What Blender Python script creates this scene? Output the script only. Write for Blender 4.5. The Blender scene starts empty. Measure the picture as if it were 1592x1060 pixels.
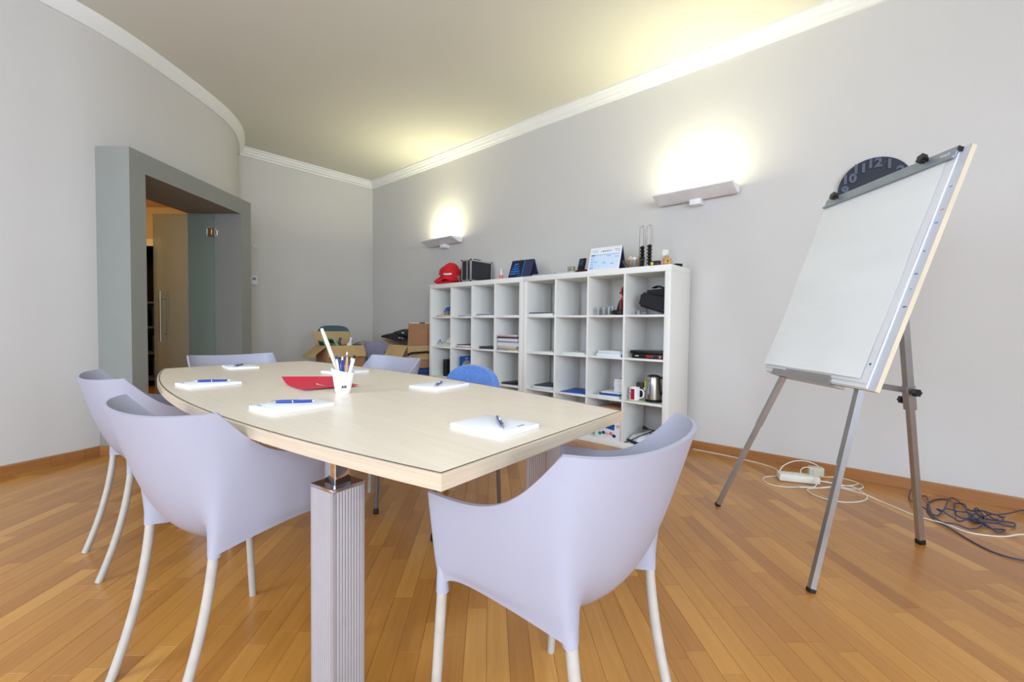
import bpy, bmesh, math, random
from mathutils import Vector, Matrix, Euler
R_ = random.Random(7)
S = bpy.context.scene
COL = S.collection
PI = math.pi

# ------------------------------------------------------------------ camera, world, lights, exposure
cam = bpy.data.cameras.new('camera'); cam_o = bpy.data.objects.new('camera', cam); COL.objects.link(cam_o)
f_px, yaw, pitch, roll, cam_h = 697.69, 0.736, -0.032, 0.012, 0.998
cam.sensor_width = 36.0; cam.lens = f_px / 1592 * 36.0; cam.clip_start = 0.02
Fv = Vector((-math.sin(yaw) * math.cos(pitch), math.cos(yaw) * math.cos(pitch), math.sin(pitch)))
Rv = Vector((math.cos(yaw), math.sin(yaw), 0)); Uv = Rv.cross(Fv)
R2 = Rv * math.cos(roll) + Uv * math.sin(roll); U2 = -Rv * math.sin(roll) + Uv * math.cos(roll)
mw = Matrix((R2, U2, -Fv)).transposed().to_4x4(); mw.translation = (0, 0, cam_h)
cam_o.matrix_world = mw
S.camera = cam_o
S.view_settings.view_transform = 'Standard'; S.view_settings.look = 'None'
S.view_settings.exposure = 0.0; S.view_settings.gamma = 1.0; S.view_settings.use_curve_mapping = False

W = bpy.data.worlds.new('world'); S.world = W; W.use_nodes = True
bg = W.node_tree.nodes['Background']; bg.inputs[0].default_value = (0.72, 0.83, 1.0, 1); bg.inputs[1].default_value = 1.2

def area(name, loc, rot, sx, sy, power, col):
    l = bpy.data.lights.new(name, 'AREA'); l.shape = 'RECTANGLE'; l.size = sx; l.size_y = sy
    l.energy = power; l.color = col
    o = bpy.data.objects.new(name, l); COL.objects.link(o); o.location = loc; o.rotation_euler = rot
    return o
DAY = (0.68, 0.81, 1.0)
TILT = 0.5
# daylight through the windows of the wall behind the camera and of the end wall; sky light falls inwards and down
area('window_light', (-2.2, -2.45, 1.80), (PI / 2 - TILT, 0, 0), 1.3, 2.1, 78, DAY)
area('window_light', (0.4, -2.45, 1.80), (PI / 2 - TILT, 0, 0), 1.3, 2.1, 78, DAY)
area('window_light', (3.05, -1.5, 1.80), (PI / 2 - 0.3, 0, PI / 2), 1.4, 2.1, 172, DAY)
area('window_light', (3.05, 0.6, 1.80), (PI / 2 - 0.3, 0, PI / 2), 1.4, 2.1, 62, DAY)

# ------------------------------------------------------------------ materials
def L(c):
    return tuple(((v / 255) / 12.92 if v / 255 <= 0.04045 else ((v / 255 + 0.055) / 1.055) ** 2.4) for v in c) + (1,)
MATS = {}
def mat(name, rgb, rough=0.5, metal=0.0, var=0.05, scale=8.0, bump=0.0, bscale=200.0, coat=0.0, trans=0.0, ior=1.45, emit=0.0, stretch=None, sheen=0.0, spec=0.5):
    if name in MATS: return MATS[name]
    m = bpy.data.materials.new(name); m.use_nodes = True; MATS[name] = m
    nt = m.node_tree; P = nt.nodes['Principled BSDF']
    P.inputs['Roughness'].default_value = rough; P.inputs['Metallic'].default_value = metal
    P.inputs['Coat Weight'].default_value = coat; P.inputs['Transmission Weight'].default_value = trans
    P.inputs['IOR'].default_value = ior; P.inputs['Sheen Weight'].default_value = sheen
    P.inputs['Specular IOR Level'].default_value = spec
    c = L(rgb)
    tc = nt.nodes.new('ShaderNodeTexCoord'); mp = nt.nodes.new('ShaderNodeMapping')
    nt.links.new(tc.outputs['Object'], mp.inputs[0])
    if stretch: mp.inputs['Scale'].default_value = stretch
    nz = nt.nodes.new('ShaderNodeTexNoise'); nz.inputs['Scale'].default_value = scale; nz.inputs['Detail'].default_value = 4
    nt.links.new(mp.outputs[0], nz.inputs['Vector'])
    rp = nt.nodes.new('ShaderNodeValToRGB')
    rp.color_ramp.elements[0].position = 0.3; rp.color_ramp.elements[1].position = 0.7
    rp.color_ramp.elements[0].color = tuple(max(0, v * (1 - var)) for v in c[:3]) + (1,)
    rp.color_ramp.elements[1].color = tuple(min(1, v * (1 + var)) for v in c[:3]) + (1,)
    nt.links.new(nz.outputs['Fac'], rp.inputs[0]); nt.links.new(rp.outputs[0], P.inputs['Base Color'])
    if emit:
        P.inputs['Emission Color'].default_value = c; P.inputs['Emission Strength'].default_value = emit
    if bump:
        n2 = nt.nodes.new('ShaderNodeTexNoise'); n2.inputs['Scale'].default_value = bscale
        nt.links.new(mp.outputs[0], n2.inputs['Vector'])
        b = nt.nodes.new('ShaderNodeBump'); b.inputs['Strength'].default_value = bump; b.inputs['Distance'].default_value = 0.002
        nt.links.new(n2.outputs['Fac'], b.inputs['Height']); nt.links.new(b.outputs[0], P.inputs['Normal'])
    return m

WALL = mat('wall_paint', (208, 205, 200), 0.85, var=0.012, scale=1.5, bump=0.08, bscale=160, spec=0.2)
CEIL = mat('ceiling_paint', (216, 214, 202), 0.9, var=0.01, scale=1.0, spec=0.2)
PLASTER = mat('cornice_plaster', (232, 232, 228), 0.7, var=0.01)
PORTAL = mat('portal_grey_paint', (146, 148, 141), 0.7, var=0.02, bump=0.05, spec=0.3)
TAN = mat('corridor_tan_paint', (186, 160, 110), 0.9, var=0.02)
ORANGE = mat('corridor_ceiling_paint', (206, 160, 104), 0.9, var=0.02)
CREAM = mat('cream_trim_paint', (222, 205, 165), 0.6)
DARKROOM = mat('unlit_storeroom_dark', (24, 23, 26), 0.6)  # darkness of the unlit storeroom, put into its wall colour
CHAIRP = mat('daylight_tinted_plastic', (163, 163, 176), 0.40, var=0.012, scale=3, bump=0.03, bscale=900)  # off-white plastic with the lavender cast of cool daylight mixed into its colour
CHAIRG = mat('grey_lavender_plastic', (150, 150, 172), 0.45, var=0.02, scale=3, bump=0.03, bscale=900)
LEGM = mat('cream_aluminium_leg', (184, 178, 168), 0.4, metal=0.15, var=0.06, scale=30)
CHROME = mat('chrome', (225, 225, 228), 0.08, metal=1.0, var=0.0)
ALU = mat('ribbed_aluminium', (182, 182, 188), 0.36, metal=0.5, var=0.03, scale=20)
STEEL = mat('brushed_steel', (176, 170, 160), 0.28, metal=1.0, var=0.06, scale=60, stretch=(1, 1, 0.03))
GREYMETAL = mat('grey_metal_tube', (120, 118, 116), 0.4, metal=0.7, var=0.05)
EASEL = mat('easel_metal', (176, 175, 176), 0.3, metal=0.85, var=0.06, scale=12)
CLAMP = mat('clamp_grey', (150, 160, 168), 0.45, metal=0.3, var=0.03)
BOOK = mat('white_melamine', (240, 239, 232), 0.38, var=0.012, scale=3)
WHITE = mat('white_paper', (232, 233, 235), 0.75, var=0.015)
PADW = mat('bright_pad_paper', (236, 238, 242), 0.7, var=0.006)
FLIPP = mat('flip_paper', (240, 243, 243), 0.8, var=0.02, scale=4, bump=0.12, bscale=9, stretch=(0.4, 0.4, 2.5))
BOARDW = mat('whiteboard_enamel', (206, 211, 222), 0.25, var=0.01)
BOARDE = mat('board_cream_edge', (206, 192, 166), 0.6)
CUPW = mat('white_ceramic', (246, 246, 246), 0.25, var=0.005)
BLUEPEN = mat('blue_pen_plastic', (20, 56, 140), 0.25, coat=0.4)
BLACK = mat('black_plastic', (20, 20, 24), 0.4)
BLACKF = mat('black_fabric', (30, 31, 37), 0.75, var=0.2, scale=40, bump=0.2, bscale=300)
CLOCKM = mat('dark_slate_plastic', (40, 44, 56), 0.55, var=0.06)
CLOCKN = mat('slate_numeral', (86, 92, 110), 0.5)
RED = mat('red_cloth', (205, 26, 36), 0.8, var=0.1, scale=20, bump=0.2, bscale=400)
REDC = mat('crimson_card', (214, 32, 66), 0.5, var=0.03)
REDP = mat('red_gloss_plastic', (222, 44, 34), 0.25, coat=0.5)
BLUEC = mat('blue_chair_fabric', (84, 124, 190), 0.9, var=0.12, scale=60, bump=0.35, bscale=500, sheen=0.3)
BLUED = mat('deep_blue_fabric', (38, 70, 140), 0.9, var=0.1, scale=60)
TEAL = mat('teal_chair_vinyl', (66, 92, 100), 0.6, var=0.06)
CARD = mat('kraft_cardboard', (176, 142, 98), 0.85, var=0.06, scale=6, bump=0.1, bscale=90)
CARDL = mat('pale_kraft_cardboard', (190, 160, 112), 0.85, var=0.06, scale=6, bump=0.1, bscale=90)
CARDD = mat('reddish_kraft_cardboard', (168, 124, 88), 0.85, var=0.06, scale=6)
TAPE = mat('clear_white_tape', (214, 212, 206), 0.35)
BLUEB = mat('blue_print', (30, 84, 150), 0.45)
BLUEF = mat('bright_blue_card', (16, 92, 190), 0.5)
NAVY = mat('navy_velvet', (14, 26, 72), 0.8, sheen=0.4)
DKPANEL = mat('dark_plaque', (30, 26, 40), 0.25)
CYANP = mat('bright_blue_ink', (20, 130, 230), 0.5)
SKYP = mat('pale_blue_ink', (150, 200, 240), 0.6)
GREYP = mat('grey_print', (130, 134, 142), 0.6)
DKGREY = mat('dark_grey_cover', (64, 66, 72), 0.5, var=0.1, scale=25)
BEIGE = mat('beige_wood', (205, 184, 152), 0.6, var=0.08, scale=10)
GOLD = mat('gold_metal', (190, 150, 70), 0.35, metal=0.8)
WICKER = mat('basket_wire', (120, 108, 92), 0.5, metal=0.4, var=0.25, scale=60)
NUT = mat('walnut_shell', (200, 160, 108), 0.75, var=0.18, scale=50, bump=0.4, bscale=120)
YELLOW = mat('yellow_print', (226, 210, 40), 0.5)
GREEN = mat('dark_green_fabric', (34, 60, 48), 0.8)
MINT = mat('mint_cloth', (196, 214, 186), 0.9)
OCHRE = mat('ochre_cloth', (206, 180, 100), 0.9)
GREENP = mat('green_print', (40, 150, 90), 0.6)
ORANGEP = mat('orange_print', (218, 184, 160), 0.6)
MUGRED = mat('mug_red', (170, 16, 50), 0.35)
WHITEG = mat('white_gloss_plastic', (228, 229, 234), 0.3)
CABLEW = mat('white_cable', (226, 222, 208), 0.5)
CABLED = mat('dark_blue_cable', (54, 62, 92), 0.45)
DKWOOD = mat('dark_cap_brown', (58, 40, 36), 0.12, coat=0.5)
LAMPM = mat('white_lamp_metal', (242, 240, 240), 0.5)
PINK = mat('pink_print', (225, 120, 120), 0.6)
BROWNB = mat('dark_amber_glass', (60, 26, 20), 0.15, coat=0.6)
OLIVE = mat('olive_leaflet', (150, 170, 130), 0.6)
ALUFRAME = mat('case_aluminium', (205, 205, 208), 0.3, metal=0.85)
CASEF = mat('case_charcoal', (42, 43, 48), 0.6, bump=0.1)
GLASSD = mat('clear_glass', (245, 250, 250), 0.03, trans=1.0, ior=1.4, var=0)
FROST = mat('frosted_door_glass', (214, 228, 218), 0.2, trans=0.80, ior=1.18, var=0.0)
BULB = mat('lamp_tube_glow', (255, 246, 205), 0.4, emit=10.0)

def wood_mat(name, stops, ang, stretch, rough, coat, bump=0.05, attr=True, gs=1.0):
    m = bpy.data.materials.new(name); m.use_nodes = True; nt = m.node_tree; P = nt.nodes['Principled BSDF']
    N = nt.nodes.new; Lk = nt.links.new
    P.inputs['Roughness'].default_value = rough; P.inputs['Coat Weight'].default_value = coat; P.inputs['Coat Roughness'].default_value = 0.18
    tc = N('ShaderNodeTexCoord'); m1 = N('ShaderNodeMapping'); m2 = N('ShaderNodeMapping')
    m1.inputs['Rotation'].default_value = (0, 0, ang); m2.inputs['Scale'].default_value = stretch
    Lk(tc.outputs['Object'], m1.inputs[0]); Lk(m1.outputs[0], m2.inputs[0])
    off = N('ShaderNodeVectorMath'); off.operation = 'ADD'
    Lk(m2.outputs[0], off.inputs[0])
    n = N('ShaderNodeTexNoise'); n.inputs['Scale'].default_value = gs; n.inputs['Detail'].default_value = 6; n.inputs['Roughness'].default_value = 0.65
    n.inputs['Distortion'].default_value = 0.6
    Lk(off.outputs[0], n.inputs['Vector'])
    rp = N('ShaderNodeValToRGB'); rp.color_ramp.elements[0].color = L(stops[0]); rp.color_ramp.elements[1].color = L(stops[-1])
    for i, s in enumerate(stops[1:-1]):
        e = rp.color_ramp.elements.new((i + 1) / (len(stops) - 1)); e.color = L(s)
    if attr:
        at = N('ShaderNodeAttribute'); at.attribute_name = 'tone'
        ml = N('ShaderNodeMath'); ml.operation = 'MULTIPLY'; ml.inputs[1].default_value = 37.0
        Lk(at.outputs['Fac'], ml.inputs[0])
        cb = N('ShaderNodeCombineXYZ'); Lk(ml.outputs[0], cb.inputs[2]); Lk(ml.outputs[0], cb.inputs[0]); Lk(cb.outputs[0], off.inputs[1])
        a = N('ShaderNodeMath'); a.operation = 'MULTIPLY_ADD'; a.inputs[1].default_value = 0.55; Lk(n.outputs['Fac'], a.inputs[0])
        b = N('ShaderNodeMath'); b.operation = 'MULTIPLY_ADD'; b.inputs[1].default_value = 0.5; b.inputs[2].default_value = -0.02
        Lk(at.outputs['Fac'], b.inputs[0]); Lk(b.outputs[0], a.inputs[2]); Lk(a.outputs[0], rp.inputs[0])
    else:
        Lk(n.outputs['Fac'], rp.inputs[0])
    Lk(rp.outputs[0], P.inputs['Base Color'])
    bp = N('ShaderNodeBump'); bp.inputs['Strength'].default_value = bump; bp.inputs['Distance'].default_value = 0.001
    Lk(n.outputs['Fac'], bp.inputs['Height']); Lk(bp.outputs[0], P.inputs['Normal'])
    return m
PLANK = wood_mat('oak_parquet', [(134, 82, 30), (168, 110, 44), (192, 134, 58), (212, 158, 82)], -3 * PI / 4, (1.6, 30, 30), 0.33, 0.25, gs=1.6)
BASEW = wood_mat('oak_baseboard', [(132, 84, 40), (160, 106, 56), (180, 126, 72)], 0, (2, 2, 30), 0.4, 0.2, attr=False, gs=1.5)
TABLE = wood_mat('bleached_oak_laminate', [(226, 211, 186), (238, 225, 203), (247, 238, 220)], 0.04, (2.0, 70, 70), 0.34, 0.12, attr=False, bump=0.02, gs=1.3)
TABLEE = wood_mat('bleached_oak_edge', [(174, 154, 130), (200, 181, 156), (216, 200, 177)], 0.0, (3, 3, 110), 0.42, 0.0, attr=False, bump=0.05, gs=1.2)

# ------------------------------------------------------------------ mesh helpers
class B:
    def __init__(s): s.bm = bmesh.new()
    def box(s, c, d, rz=0.0, rot=None, bev=0.0):
        r = bmesh.ops.create_cube(s.bm, size=1.0)
        vs = r['verts']
        Rm = (Euler(rot).to_matrix() if rot else Matrix.Rotation(rz, 3, 'Z'))
        for v in vs:
            v.co = Rm @ Vector((v.co.x * d[0], v.co.y * d[1], v.co.z * d[2])) + Vector(c)
        if bev:
            es = list({e for v in vs for e in v.link_edges})
            bmesh.ops.bevel(s.bm, geom=es, offset=bev, segments=2, affect='EDGES', profile=0.5)
        return s
    def pts(s, P, faces):
        vs = [s.bm.verts.new(p) for p in P]
        for f in faces: s.bm.faces.new([vs[i] for i in f])
        return s
    def hexa(s, b, t):
        return s.pts(list(b) + list(t), [(3, 2, 1, 0), (4, 5, 6, 7), (0, 1, 5, 4), (1, 2, 6, 5), (2, 3, 7, 6), (3, 0, 4, 7)])
    def prism(s, poly, z0, z1):
        n = len(poly)
        P = [(x, y, z0) for x, y in poly] + [(x, y, z1) for x, y in poly]
        return s.pts(P, [tuple(range(n))[::-1], tuple(range(n, 2 * n))] + [(i, (i + 1) % n, n + (i + 1) % n, n + i) for i in range(n)])
    def xform_last(s, n0, Mx):
        s.bm.verts.ensure_lookup_table()
        for v in s.bm.verts[n0:]: v.co = Mx @ v.co
        return s
    def n(s): return len(s.bm.verts)
    def tube(s, path, r, n=8, closed=False, caps=True, flat=None):
        path = [Vector(p) for p in path]; k = len(path)
        rs = r if isinstance(r, (list, tuple)) else [r] * k
        rings = []; up = None
        for i, p in enumerate(path):
            if closed: t = path[(i + 1) % k] - path[i - 1]
            else: t = path[min(i + 1, k - 1)] - path[max(i - 1, 0)]
            t.normalize()
            if up is None:
                up = Vector((0, 0, 1)) if abs(t.z) < 0.9 else Vector((1, 0, 0))
            a = t.cross(up)
            if a.length < 1e-5: a = t.cross(Vector((0.3, 1, 0.2)))
            a.normalize(); b = a.cross(t).normalized(); up = b
            fx, fy = flat or (1, 1)
            rings.append([s.bm.verts.new(p + (a * math.cos(q) * fx + b * math.sin(q) * fy) * rs[i]) for q in [2 * PI * j / n + PI / n for j in range(n)]])
        for i in range(k if closed else k - 1):
            A, Bq = rings[i], rings[(i + 1) % k]
            for j in range(n): s.bm.faces.new((A[j], A[(j + 1) % n], Bq[(j + 1) % n], Bq[j]))
        if caps and not closed:
            s.bm.faces.new(rings[0][::-1]); s.bm.faces.new(rings[-1])
        return s
    def lathe(s, prof, n=24, c=(0, 0, 0), sx=1, sy=1, cap=True):
        c = Vector(c); rings = []
        for r, z in prof:
            rings.append([s.bm.verts.new(c + Vector((r * sx * math.cos(2 * PI * j / n), r * sy * math.sin(2 * PI * j / n), z))) for j in range(n)])
        for A, Bq in zip(rings, rings[1:]):
            for j in range(n): s.bm.faces.new((A[j], A[(j + 1) % n], Bq[(j + 1) % n], Bq[j]))
        if cap: s.bm.faces.new(rings[0][::-1]); s.bm.faces.new(rings[-1])
        return s
    def grid(s, rows):
        V = [[s.bm.verts.new(p) for p in r] for r in rows]
        for a, b in zip(V, V[1:]):
            for i in range(len(a) - 1): s.bm.faces.new((a[i], a[i + 1], b[i + 1], b[i]))
        return s
    def ico(s, c, r, sub=2, sc=(1, 1, 1)):
        q = bmesh.ops.create_icosphere(s.bm, subdivisions=sub, radius=r)
        for v in q['verts']: v.co = Vector((v.co.x * sc[0], v.co.y * sc[1], v.co.z * sc[2])) + Vector(c)
        return s
    def done(s, name, m, parent=None, ang=35, loc=None, fix=True):
        if fix: bmesh.ops.recalc_face_normals(s.bm, faces=s.bm.faces)
        me = bpy.data.meshes.new(name); s.bm.to_mesh(me); s.bm.free()
        me.materials.append(m)
        me.shade_smooth(); me.set_sharp_from_angle(angle=math.radians(ang))
        o = bpy.data.objects.new(name, me); COL.objects.link(o)
        if parent: o.parent = parent
        if loc: o.location = loc
        return o

def thing(name, label, cat, loc=(0, 0, 0), rz=0.0, group=None):
    o = bpy.data.objects.new(name, None); COL.objects.link(o); o.empty_display_size = 0.05
    o.location = loc; o.rotation_euler = (0, 0, rz); o['label'] = label; o['category'] = cat
    if group: o['group'] = group
    return o
def tag(o, label, cat, group=None):
    o['label'] = label; o['category'] = cat
    if group: o['group'] = group
    return o
def struct(o): o['kind'] = 'structure'; return o
def dup(root, loc, rz, label=None, group=None):
    r = root.copy(); COL.objects.link(r); r.location = loc; r.rotation_euler = (0, 0, rz)
    if label: r['label'] = label
    if group: r['group'] = group
    for ch in list(root.children):
        c = ch.copy(); COL.objects.link(c); c.parent = r
        for g in ch.children:
            d = g.copy(); COL.objects.link(d); d.parent = c
    return r
def text(name, s, size, ext, Mx, m, parent, off=0.0, sx=1.0):
    cu = bpy.data.curves.new(name, 'FONT'); cu.body = s; cu.size = size; cu.extrude = ext; cu.offset = off
    cu.align_x = 'CENTER'; cu.align_y = 'CENTER'; cu.resolution_u = 3
    t = bpy.data.objects.new(name, cu); COL.objects.link(t)
    bpy.context.view_layer.update()
    me = bpy.data.meshes.new_from_object(t.evaluated_get(bpy.context.evaluated_depsgraph_get()))
    bpy.data.objects.remove(t); bpy.data.curves.remove(cu)
    me.transform(Mx @ Matrix.Diagonal((sx, 1, 1, 1))); me.materials.clear(); me.materials.append(m); me.name = name
    o = bpy.data.objects.new(name, me); COL.objects.link(o); o.parent = parent
    return o
def frame(o, x, y, z):   # 4x4 from origin and axes
    Mx = Matrix((Vector(x), Vector(y), Vector(z))).transposed().to_4x4(); Mx.translation = o; return Mx

# ------------------------------------------------------------------ the room
YW, XB, ZC, XE, YN = 3.779, -6.403, 3.216, 3.2, -2.6
floor = struct(B().box(((XE - 10) / 2, (YW + YN) / 2, -0.056), (XE + 10.3, YW - YN + 0.3, 0.1)).done('floor', mat('floor_gap', (70, 42, 20), 0.8)))
# parquet strips laid at 45 degrees
A45 = Vector((-math.sqrt(.5), math.sqrt(.5))); B45 = Vector((math.sqrt(.5), math.sqrt(.5)))
def plank_geo(bm, lay, a0, a1, b0, b1, tone, z):
    g = 0.0004; ch = 0.0003
    def q(a, b, zz):
        p = A45 * a + B45 * b; return bm.verts.new((p.x, p.y, zz))
    t = [q(a, b, z) for a, b in ((a0 + g + ch, b0 + g + ch), (a1 - g - ch, b0 + g + ch), (a1 - g - ch, b1 - g - ch), (a0 + g + ch, b1 - g - ch))]
    u = [q(a, b, z - ch) for a, b in ((a0 + g, b0 + g), (a1 - g, b0 + g), (a1 - g, b1 - g), (a0 + g, b1 - g))]
    w = [q(a, b, -0.006) for a, b in ((a0 + g, b0 + g), (a1 - g, b0 + g), (a1 - g, b1 - g), (a0 + g, b1 - g))]
    fs = [bm.faces.new(t)]
    for i in range(4):
        j = (i + 1) % 4
        fs.append(bm.faces.new((u[i], u[j], t[j], t[i]))); fs.append(bm.faces.new((w[i], w[j], u[j], u[i])))
    for fc in fs: fc[lay] = tone
planks = []
PW = 0.068
for k in range(-130, 90):
    b0 = k * PW; a = -7.0 + R_.random() * 0.5
    while a < 10.5:
        ln = R_.choice((0.34, 0.4, 0.45, 0.5, 0.5, 0.62)); c = A45 * (a + ln / 2) + B45 * (b0 + PW / 2)
        if -9.4 < c.x < XE + .2 and YN - .2 < c.y < YW + .24:
            planks.append((a, a + ln, b0, b0 + PW, min(1, max(0, R_.gauss(0.5, 0.24))), R_.uniform(-.0002, .0002), c.copy()))
        a += ln
def inview(c):
    d = Vector((c.x, c.y, -cam_h)); z_ = d.dot(Fv)
    if z_ < 0.3: return 1e9
    x = d.dot(R2) / z_ * f_px; y = d.dot(U2) / z_ * f_px
    return z_ if abs(x) < 800 and abs(y) < 545 else 1e9
planks.sort(key=lambda p: inview(p[6]))
for p in planks[:296]:
    bm = bmesh.new(); lay = bm.faces.layers.float.new('tone'); plank_geo(bm, lay, *p[:6])
    me = bpy.data.meshes.new('plank'); bm.to_mesh(me); bm.free(); me.materials.append(PLANK)
    o = bpy.data.objects.new('plank', me); COL.objects.link(o); o.parent = floor
bm = bmesh.new(); lay = bm.faces.layers.float.new('tone')
for p in planks[296:]: plank_geo(bm, lay, *p[:6])
me = bpy.data.meshes.new('plank_field'); bm.to_mesh(me); bm.free(); me.materials.append(PLANK)
o = bpy.data.objects.new('plank_field', me); COL.objects.link(o); o.parent = floor; o['kind'] = 'stuff'

# ceiling over the room
CURVE = [(-3.97, -2.6), (-3.97, -1.8), (-4.01, -1.2), (-4.13, -0.6), (-4.31, -0.086), (-4.40, 0.14), (-4.505, 0.38), (-4.665, 0.63), (-4.87, 0.88), (-5.115, 1.154), (-5.37, 1.41), (-5.585, 1.575), (-5.80, 1.695), (-6.017, 1.782), (-6.2, 1.84), (-6.41, 1.90)]
def spline(P, n=6):
    out = []
    for i in range(len(P) - 1):
        p0, p1, p2, p3 = [Vector(P[max(0, min(len(P) - 1, i + d))]) for d in (-1, 0, 1, 2)]
        for k in range(n):
            t = k / n
            out.append(0.5 * ((2 * p1) + (-p0 + p2) * t + (2 * p0 - 5 * p1 + 4 * p2 - p3) * t * t + (-p0 + 3 * p1 - 3 * p2 + p3) * t ** 3))
    out.append(Vector(P[-1])); return out
CV = spline(CURVE, 10)
poly = [(p.x, p.y) for p in CV] + [(XB, YW), (XE, YW), (XE, YN)]
struct(B().prism(poly, ZC, ZC + 0.12).done('ceiling', CEIL))
# long wall with the bookcases, back wall
struct(B().box(((XB + XE) / 2, YW + 0.1, ZC / 2 + .01), (XE - XB + 0.4, 0.2, ZC + .02)).done('wall_right', WALL))
struct(B().box((XB - 0.1, (1.9 + YW) / 2, ZC / 2), (0.2, YW - 1.9, ZC)).done('wall_back', WALL))
# curved wall in three pieces around the portal
def nrm2(P, i):
    t = P[min(i + 1, len(P) - 1)] - P[max(i - 1, 0)]; t.normalize(); return Vector((t.y, -t.x))
def ribbon(P, offs_prof, closed_prof=True):
    """sweep profile [(offset towards the room, z)] along a plan polyline"""
    b = B(); rings = []
    for i, p in enumerate(P):
        n = nrm2(P, i); rings.append([b.bm.verts.new((p.x + n.x * o, p.y + n.y * o, z)) for o, z in offs_prof])
    m = len(offs_prof)
    for A, C in zip(rings, rings[1:]):
        for j in range(m): b.bm.faces.new((A[j], A[(j + 1) % m], C[(j + 1) % m], C[j]))
    b.bm.faces.new(rings[0][::-1]); b.bm.faces.new(rings[-1]); return b
C1 = Vector((-4.332, 0.573)); UD = Vector((-0.667, 0.745)).normalized(); ND = Vector((UD.y, -UD.x))
if ND.x < 0: ND = -ND
def PL(s, n): return C1 + UD * s + ND * n
PH = 2.285
iA = min(i for i, p in enumerate(CV) if (p - C1).dot(UD) > 0.004 and p.y > 0.2)
iB = max(i for i, p in enumerate(CV) if (p - C1).dot(UD) < 1.50 and p.y > 0.5)
segA = CV[:iA + 1]; segC = CV[iB:]
def curved(i0, i1, z0, z1):
    b = B(); rings = []
    for i in range(i0, i1):
        n = nrm2(CV, i); p = CV[i]; rings.append([b.bm.verts.new((p.x + n.x * o, p.y + n.y * o, z)) for o, z in ((0, z0), (0, z1), (-.12, z1), (-.12, z0))])
    for A, C in zip(rings, rings[1:]):
        for j in range(4): b.bm.faces.new((A[j], A[(j + 1) % 4], C[(j + 1) % 4], C[j]))
    b.bm.faces.new(rings[0][::-1]); b.bm.faces.new(rings[-1]); return struct(b.done('wall_left', WALL, ang=30))
curved(0, len(CV), PH, ZC); curved(0, iA + 1, 0, PH); curved(iB, len(CV), 0, PH)
# window walls behind and beside the camera, with openings
def pierced(name, fixed, axis, lo, hi, holes, z0, z1, th):
    b = B(); xs = [lo]
    for h in holes: xs += list(h)
    xs.append(hi)
    def bx(a0, a1, za, zb):
        if axis == 'x': b.box(((a0 + a1) / 2, fixed, (za + zb) / 2), (a1 - a0, th, zb - za))
        else: b.box((fixed, (a0 + a1) / 2, (za + zb) / 2), (th, a1 - a0, zb - za))
    for i in range(0, len(xs), 2): bx(xs[i], xs[i + 1], 0, ZC)
    for h in holes: bx(h[0], h[1], 0, z0); bx(h[0], h[1], z1, ZC)
    return struct(b.done(name, WALL))
pierced('wall_front', YN - 0.1, 'x', -4.1, XE + .2, [(-2.9, -1.5), (-0.3, 1.1)], 0.65, 2.85, 0.2)
pierced('wall_end', XE + 0.1, 'y', YN, YW, [(-2.25, -0.75), (-0.15, 1.35)], 0.65, 2.85, 0.2)
def window(nm, c, w, rz):
    b = B(); h = 2.2
    for sx in (-w / 2 + .03, 0, w / 2 - .03): b.box((sx, 0, 0), (0.06, 0.06, h))
    for sz in (-h / 2 + .03, 0.35, h / 2 - .03): b.box((0, 0, sz), (w, 0.05, 0.06))
    o = b.done(nm, mat('window_white', (235, 235, 235), 0.4)); o.location = c; o.rotation_euler = (0, 0, rz); return struct(o)
window('window_1', (-2.2, YN - 0.15, 1.75), 1.4, 0); window('window_2', (0.4, YN - 0.15, 1.75), 1.4, 0)
window('window_3', (XE + 0.15, -1.5, 1.75), 1.5, PI / 2); window('window_4', (XE + 0.15, 0.6, 1.75), 1.5, PI / 2)

# cornices
PROF = [(0, 3.115), (0.018, 3.115), (0.022, 3.135), (0.040, 3.142), (0.044, 3.160), (0.060, 3.178), (0.066, 3.196), (0.085, 3.200), (0.085, 3.216), (0, 3.216)]
struct(ribbon([Vector((XE, YW)), Vector((XB, YW))], [(-o, z) for o, z in PROF]).done('trim_1', PLASTER, ang=20))
struct(ribbon([Vector((XB, YW)), Vector((XB, 1.9))], [(-o, z) for o, z in PROF]).done('trim_2', PLASTER, ang=20))
PC = [(0, 3.115), (0.02, 3.115), (0.05, 3.15), (0.07, 3.19), (0.075, 3.216), (0, 3.216)]
struct(ribbon(CV, PC).done('trim_3', PLASTER, ang=25))
# baseboards, in boards
def baseboard(nm, P, lens, sgn):
    root = None; acc = 0
    tot = sum((b - a).length for a, b in zip(P, P[1:]))
    def at(d):
        for a, b in zip(P, P[1:]):
            l = (b - a).length
            if d <= l + 1e-6: return a + (b - a) * (d / l)
            d -= l
        return P[-1]
    k = 0
    while acc < tot - 0.01:
        l = min(lens[k % len(lens)], tot - acc); n = max(2, int(l / 0.12))
        pts = [at(acc + 0.0007 + (l - 0.0014) * i / n) for i in range(n + 1)]
        pr = [(0, 0.0005), (0.014, 0.0005), (0.014, 0.064), (0.010, 0.071), (0, 0.071)]
        o = ribbon(pts, [(sgn * a, z) for a, z in pr]).done(nm if root is None else 'board', BASEW, root, ang=25)
        if root is None: root = struct(o)
        acc += l; k += 1
    return root
baseboard('baseboard_right', [Vector((XE, YW)), Vector((XB, YW))], [2.1, 1.7, 2.4], -1)
baseboard('baseboard_back', [Vector((XB, YW)), Vector((XB, 1.92))], [1.2], -1)
baseboard('baseboard_left', segA, [2.52, 0.28, 0.09, 0.1, 0.22], 1)
baseboard('baseboard_left', [PL(-0.0, -0.24), PL(-0.0, 0.0)], [0.3], 1)
baseboard('baseboard_left', segC, [1.2], 1)

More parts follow.
